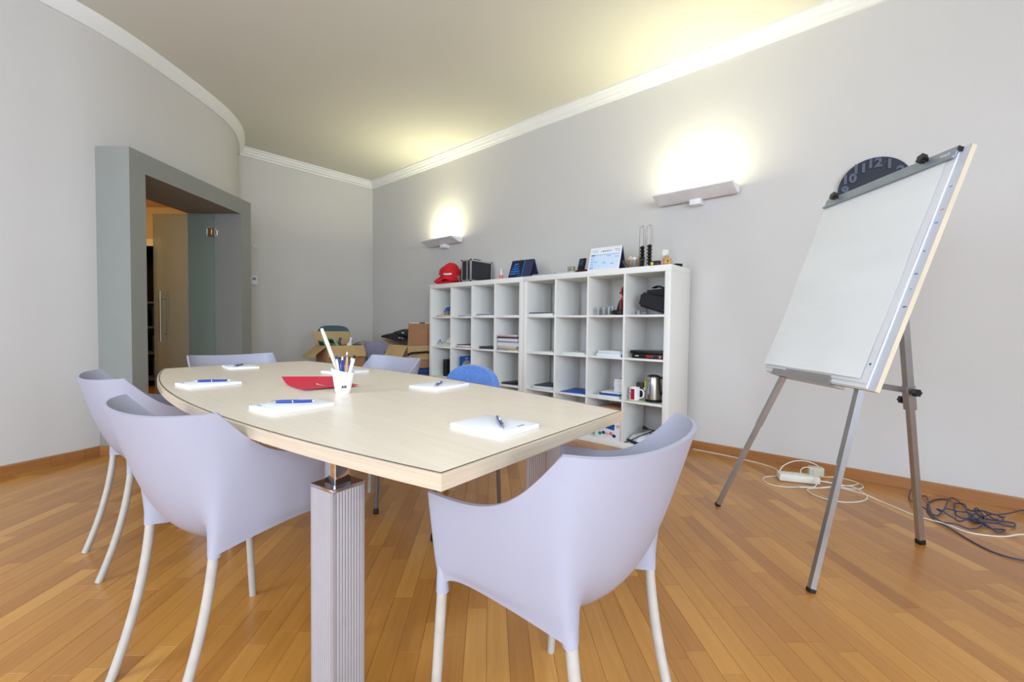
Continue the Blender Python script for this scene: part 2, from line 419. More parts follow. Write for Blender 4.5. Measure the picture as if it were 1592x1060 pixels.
# the grey portal with its glass door
door = struct(B().prism([PL(0, 0), PL(0.145, 0), PL(0.145, -0.557), PL(0, -0.557)], 0, 2.13).done('door_1', PORTAL))
B().prism([PL(1.35, 0), PL(1.52, 0), PL(1.52, -0.557), PL(1.35, -0.557)], 0, 2.13).done('right_pier', PORTAL, door)
B().prism([PL(0, 0), PL(1.52, 0), PL(1.52, -0.557), PL(0, -0.557)], 2.13, PH).done('lintel', PORTAL, door)
def leaf(sh, dirn):
    # leaf hinged at s=sh, standing open into the corridor
    b = B().prism([PL(sh, -0.275), PL(sh + 0.010, -0.275), PL(sh + 0.010, -0.90), PL(sh, -0.90)], 0.01, 2.115)
    lf = b.done('door_leaf', FROST, door)
    for off in (-0.045, 0.055):
        hb = B(); p = PL(sh + off, -0.80); hb.tube([(p.x, p.y, 0.80), (p.x, p.y, 1.32)], 0.011, 12)
        q = PL(sh + 0.005, -0.80)
        for zz in (0.88, 1.24): hb.tube([(p.x, p.y, zz), (q.x, q.y, zz)], 0.006, 8)
        hb.done('handle', STEEL, lf)
    for zz in (0.25, 1.93):
        c = PL(sh - 0.006 if dirn > 0 else sh + 0.016, -0.29); e = PL(sh - 0.006 if dirn > 0 else sh + .016, -0.26)
        hb = B().box((c.x, c.y, zz), (0.022, 0.075, 0.075), rz=math.atan2(UD.y, UD.x), bev=0.004)
        hb.box((e.x, e.y, zz), (0.04, 0.03, 0.05), rz=math.atan2(UD.y, UD.x), bev=0.004)
        hb.done('hinge', CHROME, lf)
leaf(1.325, 1); leaf(0.16, -1)
# corridor behind the portal
cb = B(); ZK = 2.66
def slab(s0, s1, m0, m1, z0, z1, b): b.prism([PL(s0, -m0), PL(s1, -m0), PL(s1, -m1), PL(s0, -m1)], z0, z1)
b = B(); slab(3.2, 3.3, 0.9, 2.35, 0, ZK, b); slab(3.2, 3.3, 2.35, 3.4, 2.13, ZK, b); slab(3.2, 3.3, 3.4, 4.0, 0, ZK, b); struct(b.done('wall_corridor', TAN))
b = B(); slab(-1.5, 3.3, 4.0, 4.1, 0, ZK, b); struct(b.done('wall_corridor', TAN))
b = B(); slab(-1.6, -1.5, 0.5, 4.1, 0, ZK, b); struct(b.done('wall_corridor', TAN))
b = B(); slab(-1.5, 3.3, 0.80, 4.1, ZK, ZK + .1, b); slab(-0.1, 1.6, 0.45, 0.80, ZK, ZK + .1, b); struct(b.done('ceiling_corridor', ORANGE))
b = B(); slab(-0.1, 1.6, 0.42, 0.555, PH, ZK, b); struct(b.done('wall_corridor', TAN))
b = B(); slab(3.17, 3.2, 2.28, 2.35, 0, 2.2, b); slab(3.17, 3.2, 2.35, 3.4, 2.10, 2.2, b); slab(3.17, 3.2, 3.4, 3.47, 0, 2.2, b); struct(b.done('trim_4', CREAM))
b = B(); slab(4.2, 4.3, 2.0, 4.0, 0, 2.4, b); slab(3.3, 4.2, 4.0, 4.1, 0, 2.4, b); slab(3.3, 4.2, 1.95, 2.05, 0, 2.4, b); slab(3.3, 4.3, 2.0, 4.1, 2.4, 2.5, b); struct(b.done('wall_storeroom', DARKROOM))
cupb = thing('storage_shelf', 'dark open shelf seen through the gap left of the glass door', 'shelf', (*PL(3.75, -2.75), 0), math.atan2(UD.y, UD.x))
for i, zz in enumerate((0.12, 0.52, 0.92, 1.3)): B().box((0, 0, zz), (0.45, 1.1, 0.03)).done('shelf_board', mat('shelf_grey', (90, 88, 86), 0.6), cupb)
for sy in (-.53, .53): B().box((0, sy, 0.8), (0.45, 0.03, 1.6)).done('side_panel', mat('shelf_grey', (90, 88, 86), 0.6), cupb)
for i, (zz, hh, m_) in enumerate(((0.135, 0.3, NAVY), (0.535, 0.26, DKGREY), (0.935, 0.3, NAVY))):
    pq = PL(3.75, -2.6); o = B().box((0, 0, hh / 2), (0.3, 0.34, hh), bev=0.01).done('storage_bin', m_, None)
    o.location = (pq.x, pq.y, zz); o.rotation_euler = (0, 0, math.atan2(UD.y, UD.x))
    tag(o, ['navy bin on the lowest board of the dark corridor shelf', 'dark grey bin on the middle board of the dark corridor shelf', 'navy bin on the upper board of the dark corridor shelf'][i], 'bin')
lp = bpy.data.lights.new('corridor_light', 'POINT'); lp.energy = 40; lp.color = (1.0, 0.80, 0.52); lp.shadow_soft_size = 0.15
lo = bpy.data.objects.new('corridor_light', lp); COL.objects.link(lo); lo.location = (*PL(1.6, -2.6), 2.35)

# wall fittings at the right of the portal
b = B().box((XB + 0.012, 2.07, 1.557), (0.024, 0.075, 0.12), bev=0.006); o = b.done('thermostat', WHITEG)
B().box((XB + 0.026, 2.07, 1.575), (0.004, 0.04, 0.03)).done('display', GREYP, o)
tag(o, 'small white thermostat on the back wall just right of the grey portal', 'thermostat')
b = B().box((XB + 0.01, 2.086, 1.99), (0.02, 0.05, 0.04), bev=0.005); b.tube([(XB + .02, 2.086, 1.99), (XB + .06, 2.086, 1.985), (XB + .07, 2.086, 2.01)], 0.006)
tag(b.done('wall_hook', WHITEG), 'small white hook on the back wall above the thermostat', 'hook')

# ------------------------------------------------------------------ wall lamps
def sconce(cx, label):
    t = thing('wall_lamp', label, 'lamp', (cx, YW, 2.05), 0, 'uplight wall lamps')
    w = 0.31; b = B()
    prof = [(-0.205, 0.055), (-0.200, 0.055), (-0.075, 0.008), (-0.050, 0.004), (-0.030, 0.012), (-0.022, 0.055), (-0.016, 0.055), (-0.018, 0.02), (-0.026, 0.0), (-0.048, -0.008), (-0.078, -0.004), (-0.203, 0.045)]
    n = len(prof); V = [[b.bm.verts.new((sx, y, z)) for y, z in prof] for sx in (-w, w)]
    for j in range(n): b.bm.faces.new((V[0][j], V[0][(j + 1) % n], V[1][(j + 1) % n], V[1][j]))
    b.bm.faces.new(V[0]); b.bm.faces.new(V[1][::-1])
    b.done('shade', LAMPM, t, ang=40)
    for sx in (-w, w):
        o = B(); P = [(-0.204, 0.055), (-0.078, -0.004), (-0.048, -0.008), (-0.026, 0.0), (-0.017, 0.02), (-0.016, 0.055)]
        o.pts([(sx - .004, y, z) for y, z in P] + [(sx + .004, y, z) for y, z in P], [tuple(range(6)), tuple(range(11, 5, -1))] + [(i, (i + 1) % 6, 6 + (i + 1) % 6, 6 + i) for i in range(6)])
        o.done('end_cap', LAMPM, t)
    B().box((0.0, -0.045, -0.025), (0.085, 0.089, 0.045), bev=0.002).done('bracket', LAMPM, t)
    B().tube([(-0.06, -0.075, 0.025), (0.06, -0.075, 0.025)], 0.009, 10).done('lamp_tube', BULB, t)
    l = bpy.data.lights.new('lamp_glow', 'AREA'); l.shape = 'RECTANGLE'; l.size = 0.16; l.size_y = 0.05; l.energy = 17; l.color = (1.0, 0.97, 0.64)
    lo = bpy.data.objects.new('lamp_glow', l); COL.objects.link(lo); lo.parent = t; lo.location = (0, -0.08, 0.04); lo.rotation_euler = (PI, 0, 0)
sconce(-4.575, 'white uplight wall lamp lit above the red caps')
sconce(-1.372, 'white uplight wall lamp lit above the right end of the bookcases')

# ------------------------------------------------------------------ clock
ck = thing('wall_clock', 'round dark slate wall clock with raised numerals behind the flipchart top', 'clock', (-0.245, YW, 1.93))
b = B(); n0 = b.n(); b.lathe([(.170, 0), (.190, .004), (.192, .012), (.192, .026), (.189, .030), (.0001, .030)], 64); b.xform_last(n0, Matrix.Rotation(PI / 2, 4, 'X'))
b.done('clock_body', CLOCKM, ck)
for i in range(1, 13):
    a = PI / 2 - i * PI / 6; rr = 0.150
    Mx = frame((rr * math.cos(a), -0.032, rr * math.sin(a)), (1, 0, 0), (0, 0, 1), (0, -1, 0))
    text('numeral', str(i), 0.078, 0.008, Mx, CLOCKN, ck, off=0.0042)
for a, l, w in ((-1.95, 0.085, 0.014), (-0.9, 0.12, 0.010)):
    d = Vector((math.cos(a), 0, math.sin(a))); B().box((d.x * l / 2, -0.043 - (0.003 if w < .012 else 0), d.z * l / 2), (l, 0.003, w), rot=(0, -a, 0)).done('clock_hand', WHITE, ck)
B().tube([(0, -0.028, 0), (0, -0.052, 0)], 0.014, 14).done('hub', WHITE, ck)

# ------------------------------------------------------------------ bookcases
YF, DEP = 3.353, 0.385
BX = [-4.387, -2.897]
def bookcase(x0, label):
    t = thing('bookcase', label, 'bookcase', (x0, YF, 0), 0, 'white cube bookcases'); w = 1.488; T = 0.05
    B().box((w / 2, DEP / 2, 1.465), (w, DEP, T), bev=0.0015).done('top_panel', BOOK, t)
    B().box((w / 2, DEP / 2, 0.025), (w, DEP, T), bev=0.0015).done('bottom_panel', BOOK, t)
    for sx in (T / 2, w - T / 2): B().box((sx, DEP / 2, 0.745), (T - .0006, DEP, 1.389), bev=0.0012).done('side_panel', BOOK, t)
    for i in range(3): B().box((T + 0.335 * (i + 1) + 0.0167 * (i + .5), DEP / 2 + .001, 0.745), (0.0167, DEP - .002, 1.389), bev=0.0008).done('divider', BOOK, t)
    for c in range(4):
        for r in range(3):
            B().box((T + 0.1675 + c * 0.3517, DEP / 2 + .0015, T + 0.335 * (r + 1) + 0.0167 * (r + .5)), (0.3347, DEP - .003, 0.0167), bev=0.0008).done('shelf', BOOK, t)
bookcase(BX[0], 'left white cube bookcase standing below the red caps and aluminium case')
bookcase(BX[1], 'right white cube bookcase holding the kettle, mug and coffee machine')
def cell(c, r):   # left x and shelf z of a compartment; c counts 0..7 from the left, r 0..3 from the bottom
    return BX[c // 4] + 0.05 + (c % 4) * 0.3517, 0.05 + r * 0.3517 + 0.0005

# ------------------------------------------------------------------ conference table
tb = thing('conference_table', 'large boat shaped conference table with bleached oak top', 'table', (-1.88, 0.9, 0))
def bow(p, q, bulge, n=28):
    p = Vector(p); q = Vector(q); d = (q - p); nn = Vector((d.y, -d.x)).normalized()
    return [p + d * (i / n) + nn * bulge * 4 * (i / n) * (1 - i / n) for i in range(n + 1)]
NL, NRr, FR, FL = (-0.605, 0.49), (-0.672, 1.264), (-3.194, 1.372), (-3.129, 0.549)
outline = bow(FL, NL, 0.158) + bow(NL, NRr, 0.0, 2)[1:-1] + bow(NRr, FR, 0.104) + bow(FR, FL, 0.02, 8)[1:-1]
cen = Vector((-1.88, 0.9))
loc = [Vector(p) - cen for p in outline]
def inset(P, d):
    out = []; n = len(P)
    for i in range(n):
        a, p, c = P[i - 1], P[i], P[(i + 1) % n]
        n1 = Vector((-(p - a).y, (p - a).x)).normalized(); n2 = Vector((-(c - p).y, (c - p).x)).normalized()
        m = (n1 + n2); m = m / max(0.3, m.length_squared) * 2 if m.length > 1e-6 else n1
        out.append(p + m * d)
    return out
in1 = inset(loc, 0.007); in2 = inset(loc, 0.0100)
top = B().prism([tuple(p) for p in in2], 0.712, 0.7402).done('tabletop', TABLE, tb)
b = B(); n = len(loc)
prof = [(loc, 0.7105), (loc, 0.7385), (inset(loc, 0.0015), 0.74), (in1, 0.74), (in1, 0.7105)]
V = [[b.bm.verts.new((p.x, p.y, z)) for p in P] for P, z in prof]
for k in range(5):
    for i in range(n):
        b.bm.faces.new((V[k][i], V[k][(i + 1) % n], V[(k + 1) % 5][(i + 1) % n], V[(k + 1) % 5][i]))
b.done('edge_band', TABLEE, top, ang=20)
b = B(); P1, P2 = in1, in2
V = [[b.bm.verts.new((p.x, p.y, z)) for p in P] for P, z in ((P1, 0.74035), (P2, 0.74035), (P2, 0.715), (P1, 0.715))]
for k in range(4):
    for i in range(n): b.bm.faces.new((V[k][i], V[k][(i + 1) % n], V[(k + 1) % 4][(i + 1) % n], V[(k + 1) % 4][i]))
b.done('inlay_line', BLACK, top)
def ribbed(x, y, rz):
    a = 0.045; P = []
    for sd in range(4):
        k = 22
        for i in range(k):
            u = -a + 2 * a * i / k; d = a if (i < 2 or i > k - 2 or i % 2 == 0) else a - 0.0013
            q = [(u, -d), (d, u), (-u, d), (-d, -u)][sd]; P.append(q)
    b = B(); n0 = b.n(); b.prism(P, 0.004, 0.598)
    Mx = Matrix.Translation((x - cen.x, y - cen.y, 0)) @ Matrix.Rotation(rz, 4, 'Z'); b.xform_last(n0, Mx)
    lg = b.done('leg', ALU, tb, ang=20)
    b = B(); n0 = b.n(); b.box((0, 0, 0.6025), (0.0925, 0.0925, 0.008), bev=0.0015); b.xform_last(n0, Mx); b.done('cap_rim', CHROME, lg)
    b = B(); n0 = b.n(); b.box((0, 0, 0.6067), (0.088, 0.088, 0.001)); b.xform_last(n0, Mx); b.done('cap', DKWOOD, lg)
    b = B(); n0 = b.n(); b.box((0, 0, 0.659), (0.044, 0.044, 0.105), bev=0.0015); b.xform_last(n0, Mx); b.done('post', CHROME, lg)
    b = B(); n0 = b.n(); b.box((0, 0, 0.002), (0.08, 0.08, 0.004)); b.xform_last(n0, Mx); b.done('foot_pad', BLACK, lg)
for x, y, r in ((-1.062, 0.532, 0.14), (-0.975, 1.255, 0.06), (-2.62, 0.60, 0.0), (-2.60, 1.26, 0.0)): ribbed(x, y, r)

# ------------------------------------------------------------------ tub chairs
HALF = [
 [(0, -.132, .770), (0, -.116, .712), (0, -.094, .625), (0, -.064, .53), (0, -.024, .448), (0, .04, .392), (0, .13, .376)],
 [(.095, -.128, .772), (.092, -.111, .712), (.087, -.088, .625), (.081, -.057, .53), (.076, -.016, .452), (.072, .045, .397), (.066, .13, .381)],
 [(.178, -.110, .776), (.170, -.092, .712), (.158, -.066, .625), (.146, -.036, .535), (.136, .002, .468), (.128, .048, .418), (.12, .13, .394)],
 [(.233, -.078, .780), (.222, -.062, .712), (.203, -.042, .625), (.183, -.024, .54), (.169, -.015, .472), (.163, -.014, .438), (.160, -.013, .408)],
 [(.264, -.031, .784), (.250, -.026, .708), (.232, -.019, .620), (.214, -.015, .535), (.203, -.014, .470), (.196, -.014, .438), (.192, -.014, .408)],
 [(.2655, .005, .744), (.2555, .005, .690), (.240, .004, .61), (.223, .005, .53), (.211, .006, .470), (.203, .006, .440), (.198, .006, .414)],
 [(.266, .06, .690), (.259, .058, .648), (.246, .056, .59), (.230, .056, .525), (.217, .056, .470), (.209, .056, .446), (.204, .056, .424)],
 [(.267, .125, .655), (.262, .122, .616), (.251, .12, .57), (.238, .12, .515), (.226, .12, .468), (.218, .12, .452), (.213, .12, .436)],
 [(.268, .20, .642), (.264, .20, .605), (.256, .205, .562), (.245, .208, .512), (.234, .21, .470), (.227, .212, .460), (.222, .214, .447)],
 [(.267, .278, .640), (.264, .278, .606), (.257, .28, .558), (.249, .282, .508), (.241, .284, .468), (.236, .280, .462), (.232, .280, .450)],
 [(.265, .312, .639), (.262, .312, .606), (.256, .312, .556), (.249, .312, .506), (.243, .312, .468), (.238, .312, .444), (.235, .312, .416)],
 [(.258, .322, .638), (.254, .321, .604), (.247, .320, .552), (.240, .320, .502), (.233, .320, .462), (.228, .320, .442), (.225, .320, .416)],
]
def subdiv_mesh(bm_obj, lev):
    md = bm_obj.modifiers.new('s', 'SUBSURF'); md.levels = lev; md.render_levels = lev
def bake(o):
    bpy.context.view_layer.update()
    me = bpy.data.meshes.new_from_object(o.evaluated_get(bpy.context.evaluated_depsgraph_get()))
    o.modifiers.clear(); old = o.data; o.data = me; me.name = o.name; bpy.data.meshes.remove(old); me.set_sharp_from_angle(angle=math.radians(42))
    return o
def make_chair(label, loc, rz):
    t = thing('tub_chair', label, 'chair', loc, rz, 'lavender tub chairs')
    cols = [[(-x, y, z) for x, y, z in c] for c in HALF[:0:-1]] + HALF
    b = B(); b.grid(cols); sh = b.done('shell', CHAIRP, t, ang=180)
    # crease the sharp top corners of the back
    me = sh.data; ca = me.attributes.new('crease_edge', 'FLOAT', 'EDGE'); cv = me.attributes.new('crease_vert', 'FLOAT', 'POINT')
    for v in me.vertices:
        if v.co.z > 0.7835 and abs(v.co.x) > 0.26: cv.data[v.index].value = 0.75
        if v.co.y > 0.31 and v.co.z > 0.636: cv.data[v.index].value = 0.6
    for e in me.edges:
        a, c = me.vertices[e.vertices[0]].co, me.vertices[e.vertices[1]].co
        lo_ = sorted((a, c), key=lambda q: abs(q.x))
        if min(a.z, c.z) < .44 and max(a.z, c.z) < .475 and all(abs(abs(q.x)) > .155 and q.y < -.01 and abs(q.x) < .175 for q in (a, c)): ca.data[e.index].value = 0.35
    subdiv_mesh(sh, 2)
    so = sh.modifiers.new('t', 'SOLIDIFY'); so.thickness = 0.009; so.offset = -1.0; so.use_even_offset = True
    bake(sh); sh.data.shade_smooth(); sh.data.set_sharp_from_angle(angle=math.radians(50))
    # leg sleeves moulded into the shell: same plastic, one mesh
    for sx in (-1, 1):
        b = B(); b.tube([(sx * .233, .300, .56), (sx * .2335, .301, .50), (sx * .230, .303, .44), (sx * .2278, .304, .409)], [.006, .009, .0125, .0145], 16); b.done('leg_sleeve', CHAIRP, sh)
        b = B(); b.tube([(sx * .205, .006, .56), (sx * .196, .002, .50), (sx * .184, .0, .44), (sx * .179, .0, .404)], [.005, .0085, .013, .0155], 16); b.done('leg_sleeve', CHAIRP, sh)
    # seat pan
    rows = []
    for j in range(9):
        y = 0.02 + 0.285 * j / 8; w = 0.175 + 0.055 * min(1, j / 5); r = []
        zc = 0.432 + 0.010 * abs(j - 4) / 4 - (0.012 if j == 8 else 0)
        for i in range(13):
            u = -1 + 2 * i / 12; r.append((w * u, y, zc + 0.055 * abs(u) ** 5))
        rows.append(r)
    b = B(); b.grid(rows); st = b.done('seat', CHAIRP, t, ang=180)
    so = st.modifiers.new('t', 'SOLIDIFY'); so.thickness = 0.016; so.offset = -1.0; subdiv_mesh(st, 1); bake(st); st.data.shade_smooth()
    for sx in (-1, 1):
        P = [Vector((sx * (.2275 + .0075 * k), .305 + .025 * k, .425 * (1 - k))) for k in [i / 10 for i in range(11)]]
        P[-1].z = 0.0; B().tube(P, 0.0115, 14).done('front_leg', LEGM, t)
        P = [Vector((sx * (.178 - .007 * k), -.101 * (0.35 * k + 0.65 * k * k), .42 * (1 - k))) for k in [i / 12 for i in range(13)]]
        B().tube(P, 0.0122, 14).done('rear_leg', LEGM, t)
    return t
ch = make_chair('nearest tub chair at the near end of the table, its back to us', (-0.472, 0.866, 0), 1.605)
dup(ch, (-1.489, 0.293, 0), 0.205, 'tub chair on the left long side of the table, the nearer of two')
dup(ch, (-2.474, 0.290, 0), 0.037, 'tub chair on the left long side, the farther, before the portal')
dup(ch, (-3.50, 1.005, 0), -1.60, 'tub chair at the far end of the table, its backrest facing us')
dup(ch, (-2.66, 1.71, 0), 3.216, 'tub chair on the bookcase side of the table before the boxes')
cg = dup(ch, (-5.38, 3.33, 0), -PI / 2 - .35, 'greyer tub chair in the room corner between the two cardboard boxes')
for c in cg.children:
    if c.name.startswith(('shell', 'seat')):
        c.data = c.data.copy(); c.data.materials[0] = CHAIRG
        for g in c.children: g.data = g.data.copy(); g.data.materials[0] = CHAIRG

# ------------------------------------------------------------------ upholstered chairs
def office_chair(label, loc, rz, fab, back_w, back_z0, back_z1, arms, rnd):
    t = thing('upholstered_chair', label, 'chair', loc, rz)
    B().box((0, 0.03, 0.445), (0.46, 0.46, 0.06), bev=0.022).done('seat', fab, t)
    # back cushion: rounded outline, gently curved, 4 cm thick
    n = 28; zc = (back_z0 + back_z1) / 2; hh = (back_z1 - back_z0) / 2; out = []
    for i in range(n):
        a = 2 * PI * i / n; ca, sa = math.cos(a), math.sin(a)
        out.append((back_w / 2 * math.copysign(abs(ca) ** rnd, ca), zc + hh * math.copysign(abs(sa) ** rnd, sa)))
    b = B(); cen_f = None
    rings = []
    for yo, k in ((-0.018, 0.93), (-0.022, 0.985), (-0.010, 1.0), (0.012, 1.0), (0.022, 0.97), (0.02, 0.9)):
        rings.append([b.bm.verts.new((x * k, -0.235 + yo + 0.35 * x * x - 0.12 * (z - zc), zc + (z - zc) * k)) for x, z in out])
    for A, C in zip(rings, rings[1:]):
        for j in range(n): b.bm.faces.new((A[j], A[(j + 1) % n], C[(j + 1) % n], C[j]))
    for rg in (rings[0], rings[-1]):
        c = sum((v.co for v in rg), Vector()) / n; c.y = rg[0].co.y * 0 + (-0.235 + (-0.024 if rg is rings[0] else 0.024)); v = b.bm.verts.new(c)
        for j in range(n): b.bm.faces.new((rg[j], rg[(j + 1) % n], v))
    b.done('backrest', fab, t, ang=60)
    for sx in (-1, 1):
        B().tube([(sx * .225, .235, .42), (sx * .23, .245, .012)], 0.011, 10).done('leg', GREYMETAL, t)
        B().tube([(sx * .225, -.20, .42), (sx * .215, -.24, .012)], 0.011, 10).done('leg', GREYMETAL, t)
        for y in (.245, -.24): B().lathe([(.014, 0), (.015, .012), (.012, .03)], 10, (sx * (.23 if y > 0 else .215), y, 0)).done('rubber_foot', BLACK, t)
    B().box((0, 0.02, 0.41), (0.44, 0.44, 0.012)).done('seat_frame', GREYMETAL, t)
    b = B(); b.tube([(0, -0.15, 0.41), (0, -0.235, 0.44), (0, -0.262, back_z0 + .06), (0, -0.262, zc)], 0.014, 8, flat=(1.6, .7)); b.done('back_bracket', GREYMETAL, t)
    if arms:
        for sx in (-1, 1):
            B().tube([(sx * .235, .16, .42), (sx * .245, .16, .655), (sx * .245, .15, .668)], 0.010, 10).done('arm_post', CHROME, t)
            B().tube([(sx * .245, .19, .655), (sx * .245, .15, .672), (sx * .245, -.08, .678), (sx * .245, -.14, .665)], 0.016, 10, flat=(1.2, .8)).done('armrest', BLACK, t)
    return t
office_chair('blue upholstered chair with rounded back on the bookcase side of the table', (-1.885, 1.52, 0), PI + 0.05, BLUEC, 0.42, 0.46, 0.775, False, 0.85)
office_chair('teal chair behind the left cardboard box, only its back showing', (-5.43, 2.76, 0), -PI / 2 - .1, TEAL, 0.42, 0.62, 0.985, False, 0.55)
office_chair('blue armchair with black armrests carrying the right cardboard box', (-4.655, 3.255, 0), PI, BLUED, 0.44, 0.5, 0.70, True, 0.7)

# ------------------------------------------------------------------ cardboard boxes in the corner
def wallbox(t, w, d, h, m, th=0.006):
    b = B(); b.box((0, 0, th / 2), (w, d, th))
    for sx in (-1, 1): b.box((sx * (w / 2 - th / 2), 0, h / 2), (th, d, h))
    for sy in (-1, 1): b.box((0, sy * (d / 2 - th / 2), h / 2), (w - 2 * th, th, h))
    return b.done('carton', m, t)
def flap(t, hinge_a, hinge_b, out, up, ln, m, skew=0.0, th=0.005):
    a = Vector(hinge_a); c = Vector(hinge_b); d = (Vector(out) * math.cos(up) + Vector((0, 0, 1)) * math.sin(up)) * ln
    e = (c - a); nn = e.cross(d).normalized() * th
    q = [a, c, c + d + e * skew, a + d + e * skew]
    b = B(); b.hexa([p for p in q], [p + nn for p in q]); return b.done('flap', m, t)
lb = thing('cardboard_box', 'open cardboard box of bottles and leaflets on the teal chair, left one', 'box', (-5.27, 2.67, 0.476), PI / 4 + .72)
wallbox(lb, 0.46, 0.32, 0.27, CARDD)
flap(lb, (-.23, -.16, .27), (.23, -.16, .27), (0, -1, 0), -1.15, 0.145, CARDL)
flap(lb, (.23, .16, .27), (-.23, .16, .27), (0, 1, 0), 1.35, 0.17, CARDL, skew=.06)
flap(lb, (-.23, .16, .27), (-.23, -.16, .27), (-1, 0, 0), -0.65, 0.22, CARDL)
flap(lb, (.23, -.16, .27), (.23, .16, .27), (1, 0, 0), -1.3, 0.15, CARDL)
lbM = Matrix.Translation(lb.location) @ Matrix.Rotation(PI / 4 + .72, 4, 'Z')
def put(o, Mx, x, y, z, rot=(0, 0, 0)):
    o.matrix_world = Mx @ Matrix.Translation((x, y, z)) @ Euler(rot).to_matrix().to_4x4(); return o
for i, (x, y, rot) in enumerate(((-.15, -.02, (.15, -.35, .1)), (-.115, .0, (.1, -.4, .0)), (.0, -.03, (.1, -.5, .05)), (.03, -.02, (.1, -.55, .05)))):
    b = B(); b.box((0, 0, .14), (.012, .15, .28), bev=.002); o = b.done('leaflet', OLIVE)
    B().box((-.0065, 0, .24), (.001, .12, .05)).done('print_panel', GREEN, o)
    put(o, lbM, x, y, .07 if i < 2 else .11, (0, rot[1], rot[2]))
    tag(o, ['first olive leaflet leaning at the left in the left cardboard box', 'second olive leaflet leaning at the left in the left cardboard box', 'taller olive leaflet leaning mid left cardboard box', 'rightmost olive leaflet leaning in the left cardboard box'][i], 'leaflet', 'leaflets in the left box')
for i, (x, y, m_, r) in enumerate(((-.04, .06, TEAL, .3), (.09, .07, TEAL, .9), (.12, -.01, GLASSD, 1.2), (.06, -.06, WHITEG, .2))):
    b = B(); b.lathe([(.03, 0), (.034, .01), (.034, .15), (.014, .19), (.013, .215), (.016, .216), (.016, .24), (.001, .241)], 16); o = b.done('bottle', m_)
    put(o, lbM, x, y, .13 if i != 2 else .22, (0.1, r, .4))
    tag(o, ['dark teal bottle upright in the left cardboard box', 'dark teal bottle tipped over at the right of the left cardboard box', 'clear plastic bottle lying at the right of the left cardboard box', 'white bottle standing at the front of the left cardboard box'][i], 'bottle')

rb = thing('cardboard_box', 'open cardboard box under black folders beside the bookcase, right one', 'box', (-4.645, 3.275, 0.4765))
wallbox(rb, 0.39, 0.38, 0.285, CARDD)
flap(rb, (.195, -.19, .285), (.195, .19, .285), (1, 0, 0), 1.50, 0.27, CARDD)
flap(rb, (-.195, -.19, .285), (.19, -.19, .285), (0, -1, 0), -1.0, 0.17, CARDL, skew=0.05)
flap(rb, (-.195, .19, .285), (-.195, -.19, .285), (-1, 0, 0), 0.35, 0.2, CARDL)
o = flap(rb, (.200, -.19, .280), (.200, .19, .280), (1, 0, 0), -1.50, 0.17, CARDL)
B().box((.217, .0, .552), (.004, .37, .014), rz=0).done('tape', TAPE, rb)
text('lettering', 'FRAGILE', 0.022, 0.0006, frame((.222, .0, .552), (0, 1, 0), (0, 0, 1), (1, 0, 0)), BLACK, rb, off=.001)
# paper sheet on the box side
o = B().box((0, 0, 0), (.002, .07, .10)).done('paper_label', WHITE, rb, loc=(.1965, -.13, .075))
text('lettering', '20', 0.035, 0.0005, frame((.002, 0, .0), (0, 1, 0), (0, 0, 1), (1, 0, 0)), BLACK, o)
B().box((.0015, 0, .035), (.001, .05, .018)).done('print_panel', GREENP, o)
def folder_soft(w, d, h, m, seed):
    r = random.Random(seed); nx, ny = 9, 7; b = B()
    for sgn in (1, -1):
        pass
    top_ = [[(-w / 2 + w * i / nx, -d / 2 + d * j / ny, h * (0.35 + 0.65 * math.sin(PI * i / nx) ** .4 * math.sin(PI * j / ny) ** .4) + r.uniform(-.006, .006)) for i in range(nx + 1)] for j in range(ny + 1)]
    bot = [[(x, y, r.uniform(0, .003)) for x, y, z in row] for row in top_]
    b.grid(top_); b.grid([row[::-1] for row in bot])
    bmesh.ops.remove_doubles(b.bm, verts=b.bm.verts, dist=1e-5)
    be = [e for e in b.bm.edges if e.is_boundary]
    bmesh.ops.bridge_loops(b.bm, edges=be)
    return b
o = folder_soft(.46, .34, .075, BLACKF, 3).done('document_bag', BLACKF, None, ang=80); o.location = (-4.75, 3.24, .825); o.rotation_euler = (.03, .10, .1)
B().box((.12, -.152, .03), (.08, .003, .02)).done('print_panel', WHITE, o)
tag(o, 'black soft document bag lying on the right cardboard box, lower one', 'bag')
o = folder_soft(.36, .28, .065, BLACKF, 8).done('document_bag', BLACKF, None, ang=80); o.location = (-4.66, 3.26, .885); o.rotation_euler = (.02, .04, -.2)
B().box((.10, -.132, .028), (.07, .003, .016)).done('print_panel', WHITE, o)
tag(o, 'black soft document bag on top of the other one in the right box', 'bag')

# ------------------------------------------------------------------ things on the table
ZT = 0.7405
def notepad(label, x, y, w, d, rz, logo, th=.011):
    t = B().box((0, 0, th / 2), (w, d, th), bev=0.0008).done('notepad', PADW)
    t.location = (x, y, ZT); t.rotation_euler = (0, 0, rz); tag(t, label, 'notepad', 'white notepads on the table')
    lx, ly, lr = logo
    text('printed_mark', 'Studio', .011, .0001, Matrix.Translation((lx, ly, th + .0003)) @ Matrix.Rotation(lr, 4, 'Z'), BLUEB, t)
    c, s_ = math.cos(lr), math.sin(lr)
    B().box((lx - c * .06 * (1 if lx * c + ly * s_ > 0 else -1), ly - s_ * .06 * (1 if lx * c + ly * s_ > 0 else -1), th + .0002), (.075, .0008, .0002), rz=lr).done('rule', SKYP, t)
    return t
notepad('nearest white notepad, at the near end of the table with an angled pen', -0.795, .816, .175, .145, .07, (.068, .02, 1.57))
notepad('white notepad on the left side of the table nearest to us', -1.424, .568, .145, .19, .13, (-.05, -.075, 0))
notepad('white notepad on the left side of the table, second from us', -2.186, .535, .15, .19, .14, (-.05, -.075, 0))
notepad('white notepad at the far end of the table before the chair', -2.92, .872, .21, .15, -.1, (-.06, -.06, 0))
